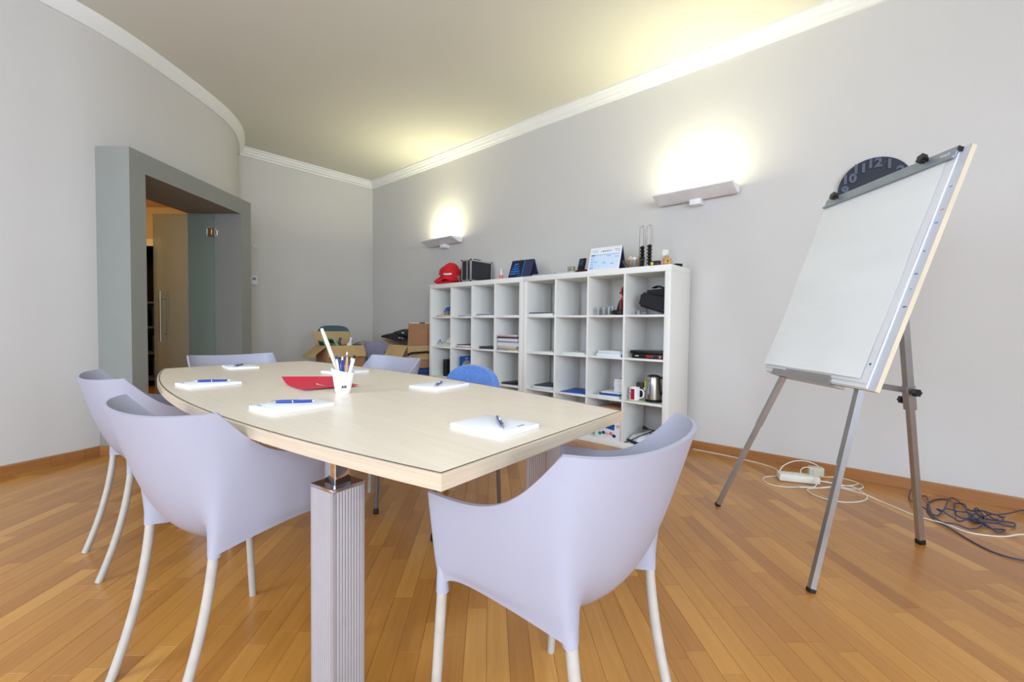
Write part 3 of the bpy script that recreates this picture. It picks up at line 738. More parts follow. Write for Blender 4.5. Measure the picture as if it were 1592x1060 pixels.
notepad('white notepad without a pen, half hidden behind the pen cup', -2.285, 1.186, .16, .185, .2, (.05, .075, 3.14))
notepad('white notepad in front of the blue chair on the bookcase side', -1.495, 1.199, .155, .205, .18, (.05, .08, 3.14))
def pen(label, a, c, z=ZT + .011, group='blue ballpoint pens on the notepads'):
    a = Vector((*a, 0)); c = Vector((*c, 0)); d = (c - a); l = .14
    t = thing('ballpoint_pen', label, 'pen', ((a + c) / 2 + Vector((0, 0, z + .0052))), math.atan2(d.y, d.x), group)
    b = B(); b.tube([(-.048, 0, 0), (-.035, 0, 0), (.0, 0, 0)], [.0042, .0051, .0052], 12); b.tube([(.003, 0, 0), (.03, 0, 0), (.058, 0, 0)], [.0052, .005, .0042], 12); b.done('barrel', BLUEPEN, t)
    b = B(); b.tube([(-.07, 0, -.003), (-.06, 0, 0), (-.048, 0, 0)], [.0008, .0026, .0042], 12); b.tube([(0, 0, 0), (.003, 0, 0)], .0054, 12); b.tube([(.058, 0, 0), (.062, 0, 0), (.07, 0, 0)], [.0042, .0026, .0026], 10)
    b.box((.035, .0, .0055), (.04, .003, .0016)); b.done('metal_fittings', CHROME, t)
pen('blue pen standing out on the nearest notepad at the near end', (-.725, .775), (-.835, .865))
pen('blue pen lying on the nearest left side notepad', (-1.475, .53), (-1.41, .62))
pen('blue pen lying on the second left side notepad', (-2.213, .50), (-2.17, .59))
pen('small looking blue pen on the notepad at the far end of the table', (-2.86, .82), (-2.965, .90))
pen('blue pen on the notepad before the blue chair', (-1.44, 1.13), (-1.515, 1.225))
# crimson brochure
b = B(); rows = []
for j in range(9):
    v = j / 8
    rows.append([(-.14 + .28 * i / 10, -.11 + .22 * v, .003 + .028 * max(0, (4 - i) / 4) ** 2 * (1 - .5 * v) + (.004 if i > 7 else 0)) for i in range(11)])
b.grid(rows); fo = b.done('brochure', REDC, None, ang=80)
so = fo.modifiers.new('t', 'SOLIDIFY'); so.thickness = .0012; bake(fo)
rows = [[(-.138 + .276 * i / 10, -.109 + .216 * j / 8, .0008 + .020 * max(0, (4 - i) / 4) ** 2 * (1 - .5 * j / 8)) for i in range(11)] for j in range(9)]
pg = B(); pg.grid(rows); pgo = pg.done('inner_pages', WHITE, fo, ang=80)
sb = B(); sb.tube([(-.03, .0, .0047), (.0, -.008, .0047), (.035, -.004, .0047), (.08, .0, .0060)], [.0045, .003, .0022, .001], 6, flat=(1, .12)); sb.done('printed_mark', WHITE, fo)
fo.location = (-1.868, .855, ZT); fo.rotation_euler = (0, 0, -.1); tag(fo, 'crimson red brochure with white script mark lying behind the pen cup', 'brochure')
# pen cup with slanted rim
pc = thing('pen_cup', 'white tapered cup with slanted rim holding pens on the table', 'cup', (-1.604, .823, ZT))
b = B(); nn = 32; rings = []
slx, sly = (-R2.x, -R2.y)
def rim(a): return .088 + .010 * (math.cos(a) * slx + math.sin(a) * sly)
for k, (r, zf) in enumerate([(.024, 0), (.0265, .004), (.031, .3), (.036, .65), (.0425, 1.0), (.0405, 1.0), (.034, .65), (.029, .3), (.022, .08)]):
    rings.append([b.bm.verts.new((r * math.cos(2 * PI * j / nn), r * math.sin(2 * PI * j / nn), zf * rim(2 * PI * j / nn) if zf > .01 else zf)) for j in range(nn)])
for A, C in zip(rings, rings[1:]):
    for j in range(nn): b.bm.faces.new((A[j], A[(j + 1) % nn], C[(j + 1) % nn], C[j]))
b.bm.faces.new(rings[0][::-1]); b.bm.faces.new(rings[-1]); b.done('cup_body', CUPW, pc, ang=40)
fa = math.atan2(-Fv.y, -Fv.x) + .5
text('printed_mark', 'AX', .013, .0006, frame((.0315 * math.cos(fa), .0315 * math.sin(fa), .026), (-math.sin(fa), math.cos(fa), 0), (math.cos(fa) * .12, math.sin(fa) * .12, .99), (math.cos(fa), math.sin(fa), -.12)), BLACK, pc, off=.001)
def cup_item(name, label, cat, dx, dy, lean, ln, r, m, tipm=None, flat=None):
    base = Vector((-1.604 + dx * R2.x * .4 + dy * Fv.x * .4, .823 + dx * R2.y * .4 + dy * Fv.y * .4, ZT + .012))
    d = Vector((R2.x * lean[0] + Fv.x * lean[1], R2.y * lean[0] + Fv.y * lean[1], 1)).normalized()
    b = B(); b.tube([(0, 0, 0), d * ln * .9, d * ln], [r, r, r * .8], 8, flat=flat); o = b.done(name, m); o.location = base; tag(o, label, cat, 'pens in the white cup' if cat == 'pen' else None)
    if tipm: B().tube([d * ln, d * (ln + .012)], r * .6, 8).done('tip', tipm, o)
cup_item('wooden_ruler', 'long pale wooden ruler leaning out of the pen cup', 'ruler', .02, .0, (-.36, -.05), .245, .0065, mat('pale_slat', (226, 214, 196), .6), None, (1.1, .5))
cup_item('ballpoint_pen', 'blue pen at the left rim of the pen cup', 'pen', -.01, .01, (-.17, .05), .125, .0055, BLUEPEN)
cup_item('ballpoint_pen', 'white and blue pen next to the left one in the pen cup', 'pen', -.004, -.02, (-.12, -.1), .118, .0045, WHITEG, BLUEPEN)
cup_item('ballpoint_pen', 'blue pen with white tip in the middle of the pen cup', 'pen', .004, .02, (.04, .12), .13, .0045, BLUEPEN, WHITEG)
cup_item('ballpoint_pen', 'thick blue pen at the front of the pen cup middle', 'pen', .008, -.02, (.03, -.12), .115, .0055, BLUEPEN, WHITEG)
cup_item('wooden_pencil', 'tan wooden pencil in the right half of the pen cup', 'pencil', .015, -.01, (.13, -.08), .115, .0048, mat('pencil_tan', (206, 160, 104), .5), BEIGE)
cup_item('ballpoint_pen', 'slim pen with blue band in the right half of the pen cup', 'pen', .02, .0, (.2, .02), .112, .004, BLUEPEN, WHITEG)
cup_item('white_marker', 'white marker leaning on the right rim of the pen cup', 'marker', .02, -.01, (.3, -.03), .125, .0065, WHITEG, BLACK)

# ------------------------------------------------------------------ flipchart
fc = thing('flipchart', 'flipchart easel with large blank paper pad before the right wall', 'flipchart', (-0.35, 2.5, 0))
c0 = Vector((-.605, 2.703, .775)); E1 = Vector((math.cos(-.861), math.sin(-.861), 0)); bk = Vector((-E1.y, E1.x, 0)); tl = .332
E2 = bk * math.sin(tl) + Vector((0, 0, 1)) * math.cos(tl); E3 = E1.cross(E2)
if E3.dot(Vector((0, 0, 1)) - c0 * 0 - c0) < 0 and E3.y > 0: E3 = -E3
fo_ = Vector((-.35, 2.5, 0))
def fp(u, v, w): return c0 + E1 * u + E2 * v + E3 * w - fo_
def slabf(u0, u1, v0, v1, w0, w1, b=None):
    b = b or B()
    b.hexa([fp(u0, v0, w0), fp(u1, v0, w0), fp(u1, v1, w0), fp(u0, v1, w0)], [fp(u0, v0, w1), fp(u1, v0, w1), fp(u1, v1, w1), fp(u0, v1, w1)]); return b
BWd, BHt = .753, .958
bd = slabf(.012, BWd, 0, BHt, -.018, 0).done('board', BOARDW, fc)
b = B(); slabf(BWd, BWd + .002, 0, BHt, -.018, 0.0, b); slabf(.012, BWd, -.002, 0, -.018, 0, b); slabf(.012, BWd, BHt, BHt + .002, -.018, 0, b); b.done('board_edge', BOARDE, bd)
# paper pad, several loose sheets, the front one a little curled at the bottom
def sheet(u0, u1, v0, v1, w, curl, m, name, shift=0.0):
    rows = []
    for j in range(17):
        v = v0 + (v1 - v0) * j / 16; k = max(0, 1 - j / 5)
        rows.append([fp(u0 + (u1 - u0) * i / 10 + shift * (1 - j / 16), v, w + curl * k * k * (1 + .4 * math.sin(i * 1.1)) + .0015 * math.sin(j * .9 + i * .5)) for i in range(11)])
    b = B(); b.grid(rows); o = b.done(name, m, fc, ang=80)
    md = o.modifiers.new('t', 'SOLIDIFY'); md.thickness = .0008; bake(o); return o
slabf(.0, .715, .004, .945, .0, .0055).done('paper_pad', WHITE, fc)
sheet(.004, .712, .022, .93, .0085, .004, WHITE, 'paper_sheet')
sheet(-.001, .682, .036, .925, .0125, .010, FLIPP, 'front_sheet', shift=.0)
for i, (u, v, m_, l, a) in enumerate(((.733, .80, CYANP, .012, 0), (.735, .71, PINK, .016, .3), (.732, .66, CYANP, .014, 0), (.728, .55, BLUEB, .008, 0), (.732, .46, BLUEB, .014, .1), (.735, .40, CYANP, .006, 0), (.738, .33, BLACK, .016, 0))):
    slabf(u - l / 2, u + l / 2, v, v + .004, 0, .0006).done('pen_stroke', m_, bd)
b = B(); n0 = b.n(); b.lathe([(.005, 0), (.005, .001)], 10); b.xform_last(n0, frame(fp(.697, .098, .0095), E1, E2, E3)); b.done('pen_dot', BLUEB, fc)
# clamp bar with two knobs
b = B(); slabf(.0, .722, .915, .955, .014, .019, b); slabf(.0, .722, .909, .918, .019, .027, b); slabf(.0, .722, .955, .958, .0, .019, b); cl = b.done('clamp_bar', CLAMP, fc)
slabf(.722, .725, .940, .957, .0, .020).done('clamp_end', BLACK, cl)
text('printed_mark', 'Nobo'.replace('Nobo', 'board'), .016, .0004, frame(fp(.675, .938, .0195), E1, E2, E3), WHITE, cl)
for u in (.087, .597):
    b = B(); n0 = b.n(); P = [(.017 * (1 + .14 * math.cos(5 * a)) * math.cos(a), .017 * (1 + .14 * math.cos(5 * a)) * math.sin(a)) for a in [2 * PI * i / 40 for i in range(40)]]
    b.prism(P, .012, .032); b.lathe([(.006, 0), (.006, .014)], 10); b.xform_last(n0, frame(fp(u, .947, .019), E1, E2, E3)); b.done('clamp_knob', BLACK, cl)
# tray lip at the bottom
b = B(); slabf(.085, .52, .004, .030, .008, .014, b); slabf(.085, .52, -.010, .004, -.06, .014, b); b.done('pen_tray', EASEL, fc)
def square_tube(a, c, w, d=None):
    a = Vector(a) - fo_; c = Vector(c) - fo_; t = (c - a).normalized(); x = E1 - t * E1.dot(t); x.normalize(); y = t.cross(x); d = d or w
    x *= w / 2; y *= d / 2
    return B().hexa([a - x - y, a + x - y, a + x + y, a - x + y], [c - x - y, c + x - y, c + x + y, c - x + y])
FA, FB, FCc = Vector((-.815, 2.645, 0)), Vector((-.276, 2.018, 0)), Vector((.036, 2.84, 0))
def legline(foot, top): d = top - foot; return foot + d * (0.012 / d.z), top
kA = fp(.12, .03, -.035) + fo_; kB = fp(.633, .0, -.035) + fo_
for ft, kk in ((FA, kA), (FB, kB)):
    d = (kk - ft); top_ = ft + d * 1.55
    lg = square_tube(ft + d * .015, ft + d * 1.0, .021).done('front_leg', EASEL, fc)
    square_tube(ft + d * .62, top_, .025).done('upper_tube', EASEL, lg)
    square_tube(ft + d * .001, ft + d * .018, .024).done('rubber_foot', BLACK, lg)
APX = Vector((-.10, 2.60, 1.6)); d = APX - FCc
lg = square_tube(FCc + d * .012, FCc + d * .5, .024).done('rear_leg', EASEL, fc)
square_tube(FCc + d * .40, APX, .029).done('upper_tube', EASEL, lg)
square_tube(FCc + d * .40, FCc + d * .47, .034).done('sleeve', EASEL, lg)
square_tube(FCc + d * .0005, FCc + d * .014, .028).done('rubber_foot', BLACK, lg)
jn = FCc + d * .455; mid = fp(.45, .03, -.045) + fo_
square_tube(mid, jn, .012, .026).done('brace', EASEL, fc)
def knob_on(p, ax, par):
    b = B(); n0 = b.n(); P = [(.016 * (1 + .13 * math.cos(6 * a)) * math.cos(a), .016 * (1 + .13 * math.cos(6 * a)) * math.sin(a)) for a in [2 * PI * i / 36 for i in range(36)]]
    b.prism(P, .03, .05); b.lathe([(.006, 0), (.006, .03)], 10); ax = Vector(ax).normalized(); x = ax.cross(Vector((0, 0, 1))).normalized(); b.xform_last(n0, frame(p - fo_, x, ax.cross(x), ax)); b.done('tightening_knob', BLACK, par)
knob_on(FCc + d * .452, E1, lg); knob_on(FCc + d * .425, -E1, lg)

# ------------------------------------------------------------------ power strip and cables
ps = thing('power_strip', 'white multi socket power strip lying on the floor by the baseboard', 'power strip', (-.562, 3.452, 0), .42)
B().box((0, 0, .025), (.235, .085, .048), bev=.010).done('housing', CABLEW, ps)
for i in range(4):
    b = B(); n0 = b.n(); b.lathe([(.017, 0), (.017, .0012)], 14, (-.078 + i * .05, 0, .0488)); so_ = b.done('socket', WHITEG, ps)
    for q in (-.006, 0, .006): B().lathe([(.0022, 0), (.0022, .0006)], 8, (-.078 + i * .05 + q, q * .4, .0500)).done('socket_hole', BLACK, so_)
ad = B().box((0, 0, 0), (.085, .05, .06), bev=.006).done('power_adapter', mat('warm_grey_plastic', (196, 190, 172), .5), None); ad.location = (-.475, 3.515, .071); ad.rotation_euler = (0, 0, .42)
tag(ad, 'beige power adapter plugged in the right end of the power strip', 'adapter')
def smooth(P, n=6): return spline([(p[0], p[1], p[2]) for p in P], n)
def cable(name, label, P, r, m, z=None, seed=1):
    P = [(p[0], min(p[1], YW - .022), (p[2] if len(p) > 2 else (z or r))) for p in P]
    o = B().tube(smooth(P), r, 8).done(name, m, None, ang=180); return tag(o, label, 'cable')
cable('extension_cord', 'white cord running along the baseboard to the power strip', [(-1.36, 3.745), (-1.1, 3.742), (-.952, 3.719), (-.83, 3.69), (-.73, 3.63), (-.69, 3.50, .012), (-.672, 3.408, .02)], .0035, CABLEW)
cable('extension_cord', 'white cord looping left of the power strip', [(-.655, 3.46, .015), (-.70, 3.44), (-.738, 3.38), (-.735, 3.303), (-.682, 3.24), (-.588, 3.262), (-.50, 3.35), (-.42, 3.40), (-.35, 3.50, .010), (-.293, 3.56, .010), (-.26, 3.66)], .0034, CABLEW)
cable('extension_cord', 'white cord curling right of the power strip towards the wall', [(-.47, 3.545, .03), (-.43, 3.68), (-.384, 3.725), (-.30, 3.705), (-.236, 3.632), (-.25, 3.54), (-.308, 3.506), (-.394, 3.533, .011), (-.446, 3.50, .018)], .0034, CABLEW)
cable('extension_cord', 'long white cord leaving the power strip for the right edge', [(-.452, 3.49, .02), (-.40, 3.52, .012), (-.33, 3.53, .011), (-.27, 3.528, .011), (-.204, 3.429), (-.21, 3.316), (-.28, 3.215), (-.372, 3.189), (-.458, 3.238), (-.485, 3.31), (-.44, 3.38), (-.365, 3.45, .012), (-.282, 3.445, .012), (-.202, 3.415, .012), (-.146, 3.385), (-.09, 3.337), (-.005, 3.26), (.059, 3.233), (.134, 3.188, .012), (.204, 3.162), (.273, 3.175), (.344, 3.225), (.411, 3.295, .012), (.60, 3.48), (.8, 3.6)], .0036, CABLEW)
cable('extension_cord', 'white lead arching over the power strip', [(-.67, 3.43, .035), (-.655, 3.48, .075), (-.60, 3.535, .108), (-.53, 3.56, .115), (-.465, 3.56, .095), (-.44, 3.53, .06), (-.46, 3.50, .043)], .0032, CABLEW)
cable('extension_cord', 'short white lead curled over the sockets of the power strip', [(-.545, 3.46, .042), (-.55, 3.47, .075), (-.525, 3.48, .095), (-.48, 3.475, .09), (-.458, 3.44, .06), (-.452, 3.40, .02), (-.47, 3.36, .006), (-.53, 3.30, .006)], .003, CABLEW)
zr = random.Random(5)
def lay(P, lo=.004, hi=.035): return [(x, y, lo + (hi - lo) * zr.random() ** 1.5) for x, y in P]
cable('network_cable', 'tangled dark blue cable on the floor by the right wall', lay([(.62, 3.72), (.464, 3.70), (.421, 3.63), (.37, 3.522), (.328, 3.499), (.283, 3.499), (.233, 3.429), (.24, 3.333), (.268, 3.291), (.33, 3.369), (.363, 3.47), (.363, 3.543), (.327, 3.541), (.28, 3.453), (.228, 3.341), (.183, 3.35), (.18, 3.489), (.18, 3.607), (.196, 3.635), (.221, 3.552), (.224, 3.443), (.25, 3.342), (.277, 3.289), (.32, 3.256), (.346, 3.272), (.343, 3.324), (.291, 3.313), (.242, 3.354), (.195, 3.309), (.173, 3.325), (.117, 3.34), (.103, 3.36), (.129, 3.418), (.153, 3.557), (.172, 3.70), (.196, 3.648), (.24, 3.547), (.283, 3.499), (.318, 3.427), (.331, 3.38)]), .0035, CABLED)
cable('network_cable', 'second dark blue cable tangled with the first behind the easel leg', lay([(.326, 3.327), (.382, 3.39), (.398, 3.454), (.365, 3.472), (.32, 3.449), (.281, 3.476), (.259, 3.554), (.27, 3.575), (.29, 3.506), (.287, 3.397), (.263, 3.276), (.219, 3.203), (.166, 3.174), (.122, 3.2), (.087, 3.29), (.075, 3.411), (.064, 3.597), (.04, 3.667), (-.004, 3.66), (-.012, 3.55), (.009, 3.419), (.054, 3.335), (.102, 3.326), (.138, 3.415), (.188, 3.463), (.234, 3.452), (.264, 3.355)]), .0035, CABLED)
cable('network_cable', 'dark blue cable trailing from the tangle across the floor to the right edge', lay([(.168, 3.697), (.12, 3.669), (.077, 3.558), (.064, 3.401), (.078, 3.303), (.1, 3.219), (.144, 3.162), (.203, 3.056), (.264, 2.968), (.317, 2.936), (.37, 2.936), (.424, 2.946), (.6, 2.98)], .0035, .006), .0035, CABLED)

# ------------------------------------------------------------------ things on top of the bookcases
ZB = 1.4905
def cap(label, loc, rz, tilt):
    t = thing('baseball_cap', label, 'cap', loc, rz, 'red caps on the bookcase'); t.rotation_euler = (tilt, 0, rz); t.scale = (1.25, 1.2, 1.25)
    b = B(); n = 24; rings = []
    for k in range(9):
        a = PI / 2 * k / 8; rings.append([b.bm.verts.new((.086 * math.cos(a) ** .8 * math.cos(q) * (1 + .02 * math.cos(6 * q)), .098 * math.cos(a) ** .8 * math.sin(q), .01 + .115 * math.sin(a) + .004 * math.sin(3 * q) * math.cos(a))) for q in [2 * PI * j / n for j in range(n)]])
    for A, C in zip(rings[:-1], rings[1:-1]):
        for j in range(n): b.bm.faces.new((A[j], A[(j + 1) % n], C[(j + 1) % n], C[j]))
    v = b.bm.verts.new((0, 0, .127))
    for j in range(n): b.bm.faces.new((rings[-2][j], rings[-2][(j + 1) % n], v))
    cr = b.done('crown', RED, t, ang=80); md = cr.modifiers.new('t', 'SOLIDIFY'); md.thickness = .003; bake(cr); cr.data.shade_smooth()
    rows = []
    for j in range(7):
        k = j / 6; rows.append([(.082 * math.sin(q) * (1 + .03 * k), -.085 * math.cos(q) ** 0.9 * 1 - .075 * k * max(0.05, math.cos(q)) ** .55, .014 - .028 * k - .022 * abs(math.sin(q)) ** 2 + .02 * (1 - abs(math.sin(q)))) for q in [-1.25 + 2.5 * i / 14 for i in range(15)]])
    b = B(); b.grid(rows); br = b.done('brim', RED, t, ang=80); md = br.modifiers.new('t', 'SOLIDIFY'); md.thickness = .004; bake(br); br.data.shade_smooth()
    B().lathe([(.006, 0), (.004, .005), (.001, .006)], 10, (0, 0, .126)).done('button', RED, t)
    rows = [[(.0885 * math.sin(q), -.101 * math.cos(q), .030 + .014 * h) for q in [-.5 + i / 10 for i in range(11)]] for h in (0, 1)]
    b = B(); b.grid(rows); b.done('white_lettering_strip', WHITE, t)
    return t
cap('red baseball cap in front on the bookcase top, white strip facing out', (-4.12, 3.47, ZB + .095), .42, .28)
cap('red baseball cap behind, turned to the left on the bookcase top', (-4.235, 3.53, ZB + .085), -.6, .25)
o = B().box((0, 0, .03), (.26, .15, .06), bev=.02).done('folded_cloth', RED); o.location = (-4.17, 3.45, ZB); o.rotation_euler = (0, 0, .1); tag(o, 'folded red cloth under the two red caps', 'cloth')
mg = thing('gift_box', 'red box printed with a photo between the caps and aluminium case', 'box', (-3.965, 3.60, ZB), .1)
B().box((0, 0, .095), (.22, .06, .19), bev=.002).done('carton', mat('dull_red_print', (150, 40, 40), .5), mg)
for x, z, s_, m_ in ((-.02, .09, .05, WHITE), (.03, .05, .045, GREYP), (.0, .13, .03, GREYP), (.05, .10, .03, WHITE)):
    B().lathe([(s_ * .8, 0), (s_ * .8, .0008)], 16).done('print_panel', m_, mg); q = mg.children[-1]; q.location = (x, -.031, z); q.rotation_euler = (PI / 2, 0, 0)
# aluminium flight case
ac = thing('flight_case', 'black flight case with aluminium edges on the bookcase top', 'case', (-3.765, 3.545, ZB + .006), PI / 2 + .03)
cw, cd, chh = .345, .15, .24
B().box((0, 0, chh / 2), (cw - .006, cd - .006, chh - .006)).done('body', CASEF, ac)
b = B(); e = .016
for sy in (-1, 1):
    for sz in (e / 2, chh - e / 2): b.box((0, sy * (cd / 2 - e / 2 + .001), sz), (cw, e, e), bev=.002)
    for sx in (-1, 1): b.box((sx * (cw / 2 - e / 2 + .001), sy * (cd / 2 - e / 2 + .001), chh / 2), (e, e, chh), bev=.002)
for sx in (-1, 1):
    for sz in (e / 2, chh - e / 2): b.box((sx * (cw / 2 - e / 2 + .001), 0, sz), (e, cd, e), bev=.002)
b.box((-cw / 2 - .001, -.02, chh / 2), (.005, .022, chh - .01)); b.done('edge_profile', ALUFRAME, ac)
for sx in (-1, 1):
    for sy in (-1, 1):
        for sz in (0.004, chh - .004): B().ico((sx * (cw / 2 - .004), sy * (cd / 2 - .004), sz), .012, 1).done('corner_cap', BLACK, ac)
B().tube([(-.06, 0, chh), (-.05, 0, chh + .018), (.05, 0, chh + .018), (.06, 0, chh)], .007, 8).done('handle', BLACK, ac)
o = B().box((0, 0, .0025), (.38, .32, .005)).done('document_sleeve', WHITE); o.location = (-3.68, 3.545, ZB); o.rotation_euler = (0, 0, .04); tag(o, 'thin white sheet lying under the flight case', 'sheet')
sp = thing('spray_bottle', 'small clear spray bottle between flight case and plaque', 'bottle', (-3.29, 3.45, ZB))
B().lathe([(.018, 0), (.02, .004), (.02, .07), (.012, .085), (.001, .086)], 16).done('bottle_body', mat('pale_bottle', (222, 214, 204), .2, coat=.4), sp)
B().lathe([(.0203, .012), (.0205, .05)], 16, cap=False).done('label_band', PINK, sp)
B().lathe([(.0203, 0.001), (.0206, .010)], 16, cap=False).done('yellow_band', YELLOW, sp)
B().lathe([(.009, .085), (.009, .112), (.006, .116), (.001, .117)], 12).done('spray_cap', WHITEG, sp)
# navy award case standing open like a tent
pq = thing('award_plaque', 'navy award case standing open like a tent with engraved dark plate', 'plaque', (-3.0, 3.46, ZB), .05)
def tentpanel(t, w, hgt, y0, y1, th, m, name):
    b = B(); b.hexa([(-w / 2, y0, 0), (w / 2, y0, 0), (w / 2, y0 + th, 0), (-w / 2, y0 + th, 0)], [(-w / 2, y1, hgt), (w / 2, y1, hgt), (w / 2, y1 + th, hgt), (-w / 2, y1 + th, hgt)]); return b.done(name, m, t)
fr = tentpanel(pq, .27, .185, -.07, .0, .012, NAVY, 'front_cover'); tentpanel(pq, .27, .185, .10, .012, .012, NAVY, 'rear_cover')
ax2 = Vector((0, .07, .185)).normalized(); ax3 = Vector((0, -.185, .07)).normalized()
def on(u, v, w=.0012): return Vector((u, -.07, 0)) + ax2 * v + ax3 * w
b = B(); b.hexa([on(-.132, .008, 0), on(.028, .008, 0), on(.028, .185, 0), on(-.132, .185, 0)], [on(-.132, .008, .002), on(.028, .008, .002), on(.028, .185, .002), on(-.132, .185, .002)]); b.done('engraved_plate', DKPANEL, fr)
text('engraving', 'ype', .04, .0003, frame(on(-.062, .155, .0025), (1, 0, 0), ax2, ax3), CYANP, fr, off=.001)
for v, u0, u1 in ((.120, -.11, -.02), (.100, -.10, -.03), (.093, -.11, -.015), (.072, -.12, .005), (.065, -.12, -.01), (.045, -.12, .008), (.038, -.12, -.05), (.022, -.02, .01)):
    b = B(); b.hexa([on(u0, v, .002), on(u1, v, .002), on(u1, v + .006, .002), on(u0, v + .006, .002)], [on(u0, v, .0026), on(u1, v, .0026), on(u1, v + .006, .0026), on(u0, v + .006, .0026)]); b.done('engraved_line', CYANP, fr)
b = B(); b.hexa([on(.030, .005, 0), on(.036, .005, 0), on(.036, .19, 0), on(.030, .19, 0)], [on(.030, .005, .002), on(.036, .005, .002), on(.036, .19, .002), on(.030, .19, .002)]); b.done('ribbon', CYANP, fr)
B().box((-.02, .002, .187), (.02, .008, .006)).done('clasp', GOLD, fr)
# flat frames, box, stand
for i, (x, y, w, d, th, m_, lb_) in enumerate(((-2.68, 3.50, .28, .22, .016, mat('grey_green_frame', (158, 170, 172), .4), 'flat grey green frame lying right of the award plaque'), (-2.42, 3.48, .20, .2, .014, mat('grey_frame', (186, 192, 196), .4), 'flat pale grey frame lying left of the tablet stand'))):
    o = B().box((0, 0, th / 2), (w, d, th), bev=.002).done('picture_frame', m_); o.location = (x, y, ZB); B().box((0, 0, th + .0005), (w - .04, d - .04, .002)).done('pane', CLAMP, o); tag(o, lb_, 'frame')
o = B().box((0, 0, .03), (.06, .045, .06), bev=.004).done('metal_tin', mat('dull_tin', (176, 172, 160), .4, .5)); o.location = (-2.43, 3.50, ZB + .0165); tag(o, 'small square metal tin standing behind the tablet stand', 'tin')
B().lathe([(.009, 0), (.009, .001)], 12).done('dial', GOLD, o); o.children[0].location = (0.01, -.0235, .03); o.children[0].rotation_euler = (PI / 2, 0, 0)
ph = thing('cordless_phone', 'black cordless phone leaning upright in its charging base', 'phone', (-2.28, 3.45, ZB), -.15)
B().box((.02, 0, .012), (.13, .09, .024), bev=.006).done('charging_base', BLACK, ph)
B().box((-.012, .012, .075), (.075, .022, .125), rot=(-.28, 0, 0), bev=.006).done('handset', BLACK, ph)
B().box((-.006, .0, .09), (.05, .002, .05), rot=(-.28, 0, 0)).done('screen', NAVY, ph); ph.children[-1].location = (0, -.003, 0)
# desk calendar
cl = thing('desk_calendar', 'tent desk calendar with pale blue grid on the bookcase top', 'calendar', (-2.02, 3.42, ZB), .04)
w_, h_ = .30, .205
fr = tentpanel(cl, w_, h_, -.05, .012, .003, WHITE, 'front_page'); tentpanel(cl, w_, h_, .085, .016, .003, NAVY, 'back_stand')
ax2 = Vector((0, .062, h_)).normalized(); ax3 = Vector((0, -h_, .062)).normalized()
def cq(u0, u1, v0, v1, m, nm, w=.0006):
    def on2(u, v, ww): return Vector((u, -.05, 0)) + ax2 * v + ax3 * ww
    b = B(); b.hexa([on2(u0, v0, 0), on2(u1, v0, 0), on2(u1, v1, 0), on2(u0, v1, 0)], [on2(u0, v0, w), on2(u1, v0, w), on2(u1, v1, w), on2(u0, v1, w)]); return b.done(nm, m, fr)
PALE = mat('calendar_pale_blue', (206, 226, 246), .6); PALE2 = mat('calendar_sky_blue', (150, 196, 240), .6)
for i in range(7):
    for j in range(10): cq(-.135 + i * .0385, -.135 + i * .0385 + .0365, .012 + j * .0125, .012 + j * .0125 + .0112, PALE2 if (i * 7 + j * 3) % 11 == 0 or (i == 0 and j % 2) else PALE, 'date_cell')
for i in range(7): cq(-.135 + i * .0385, -.135 + i * .0385 + .0365, .139, .148, BLUEB if i == 0 else PALE2, 'heading_cell')
text('printed_mark', '2020', .03, .0002, frame(Vector((-.105, -.05, 0)) + ax2 * .178 + ax3 * .0012, (1, 0, 0), ax2, ax3), PALE2, fr)
for i, m_ in enumerate((YELLOW, BLUEB, GREENP, REDC, CYANP, OLIVE)): cq(-.045 + i * .018, -.045 + i * .018 + .010, .170, .182, m_, 'printed_mark')
cq(.088, .096, .180, .191, OLIVE, 'printed_mark'); cq(.10, .135, .184, .187, GREYP, 'printed_mark'); cq(.10, .135, .170, .173, GREYP, 'printed_mark')
# wire basket with packets
bk_ = thing('wire_basket', 'brown wire basket of sachets right of the desk calendar', 'basket', (-1.772, 3.45, ZB))
for k in range(9):
    rr = .062 + .004 * k; zz = .004 + .0075 * k; B().tube([(rr * math.cos(a), rr * .8 * math.sin(a), zz + .0012 * math.sin(12 * a + k * PI)) for a in [2 * PI * i / 36 for i in range(36)]], .0022, 5, closed=True).done('woven_ring', WICKER, bk_)
for i in range(20):
    a = 2 * PI * i / 20; B().tube([(.060 * math.cos(a), .048 * math.sin(a), .002), (.080 * math.cos(a), .064 * math.sin(a), .034), (.098 * math.cos(a), .078 * math.sin(a), .070)], .002, 5).done('rib', WICKER, bk_)
B().lathe([(.058, .001), (.058, .004)], 24, sy=.8).done('base', WICKER, bk_)
for i, (x, y, m_, rz, lb_) in enumerate(((-.02, 0, ORANGEP, .3, 'peach sachet poking up at the left of the wire basket'), (.03, .01, ORANGEP, -.4, 'peach sachet poking up at the middle of the wire basket'), (.055, .02, GREENP, .8, 'green sachet poking up at the right of the wire basket'), (.0, -.03, WHITE, .1, 'white sachet at the front of the wire basket'))):
    o = folder_soft(.05, .012, .07, m_, 20 + i).done('sachet', m_, None, ang=80); o.location = (-1.772 + x, 3.45 + y, ZB + .038 - (.012 if i == 3 else 0)); o.rotation_euler = (0, .2 * (i - 1), rz); tag(o, lb_, 'sachet')
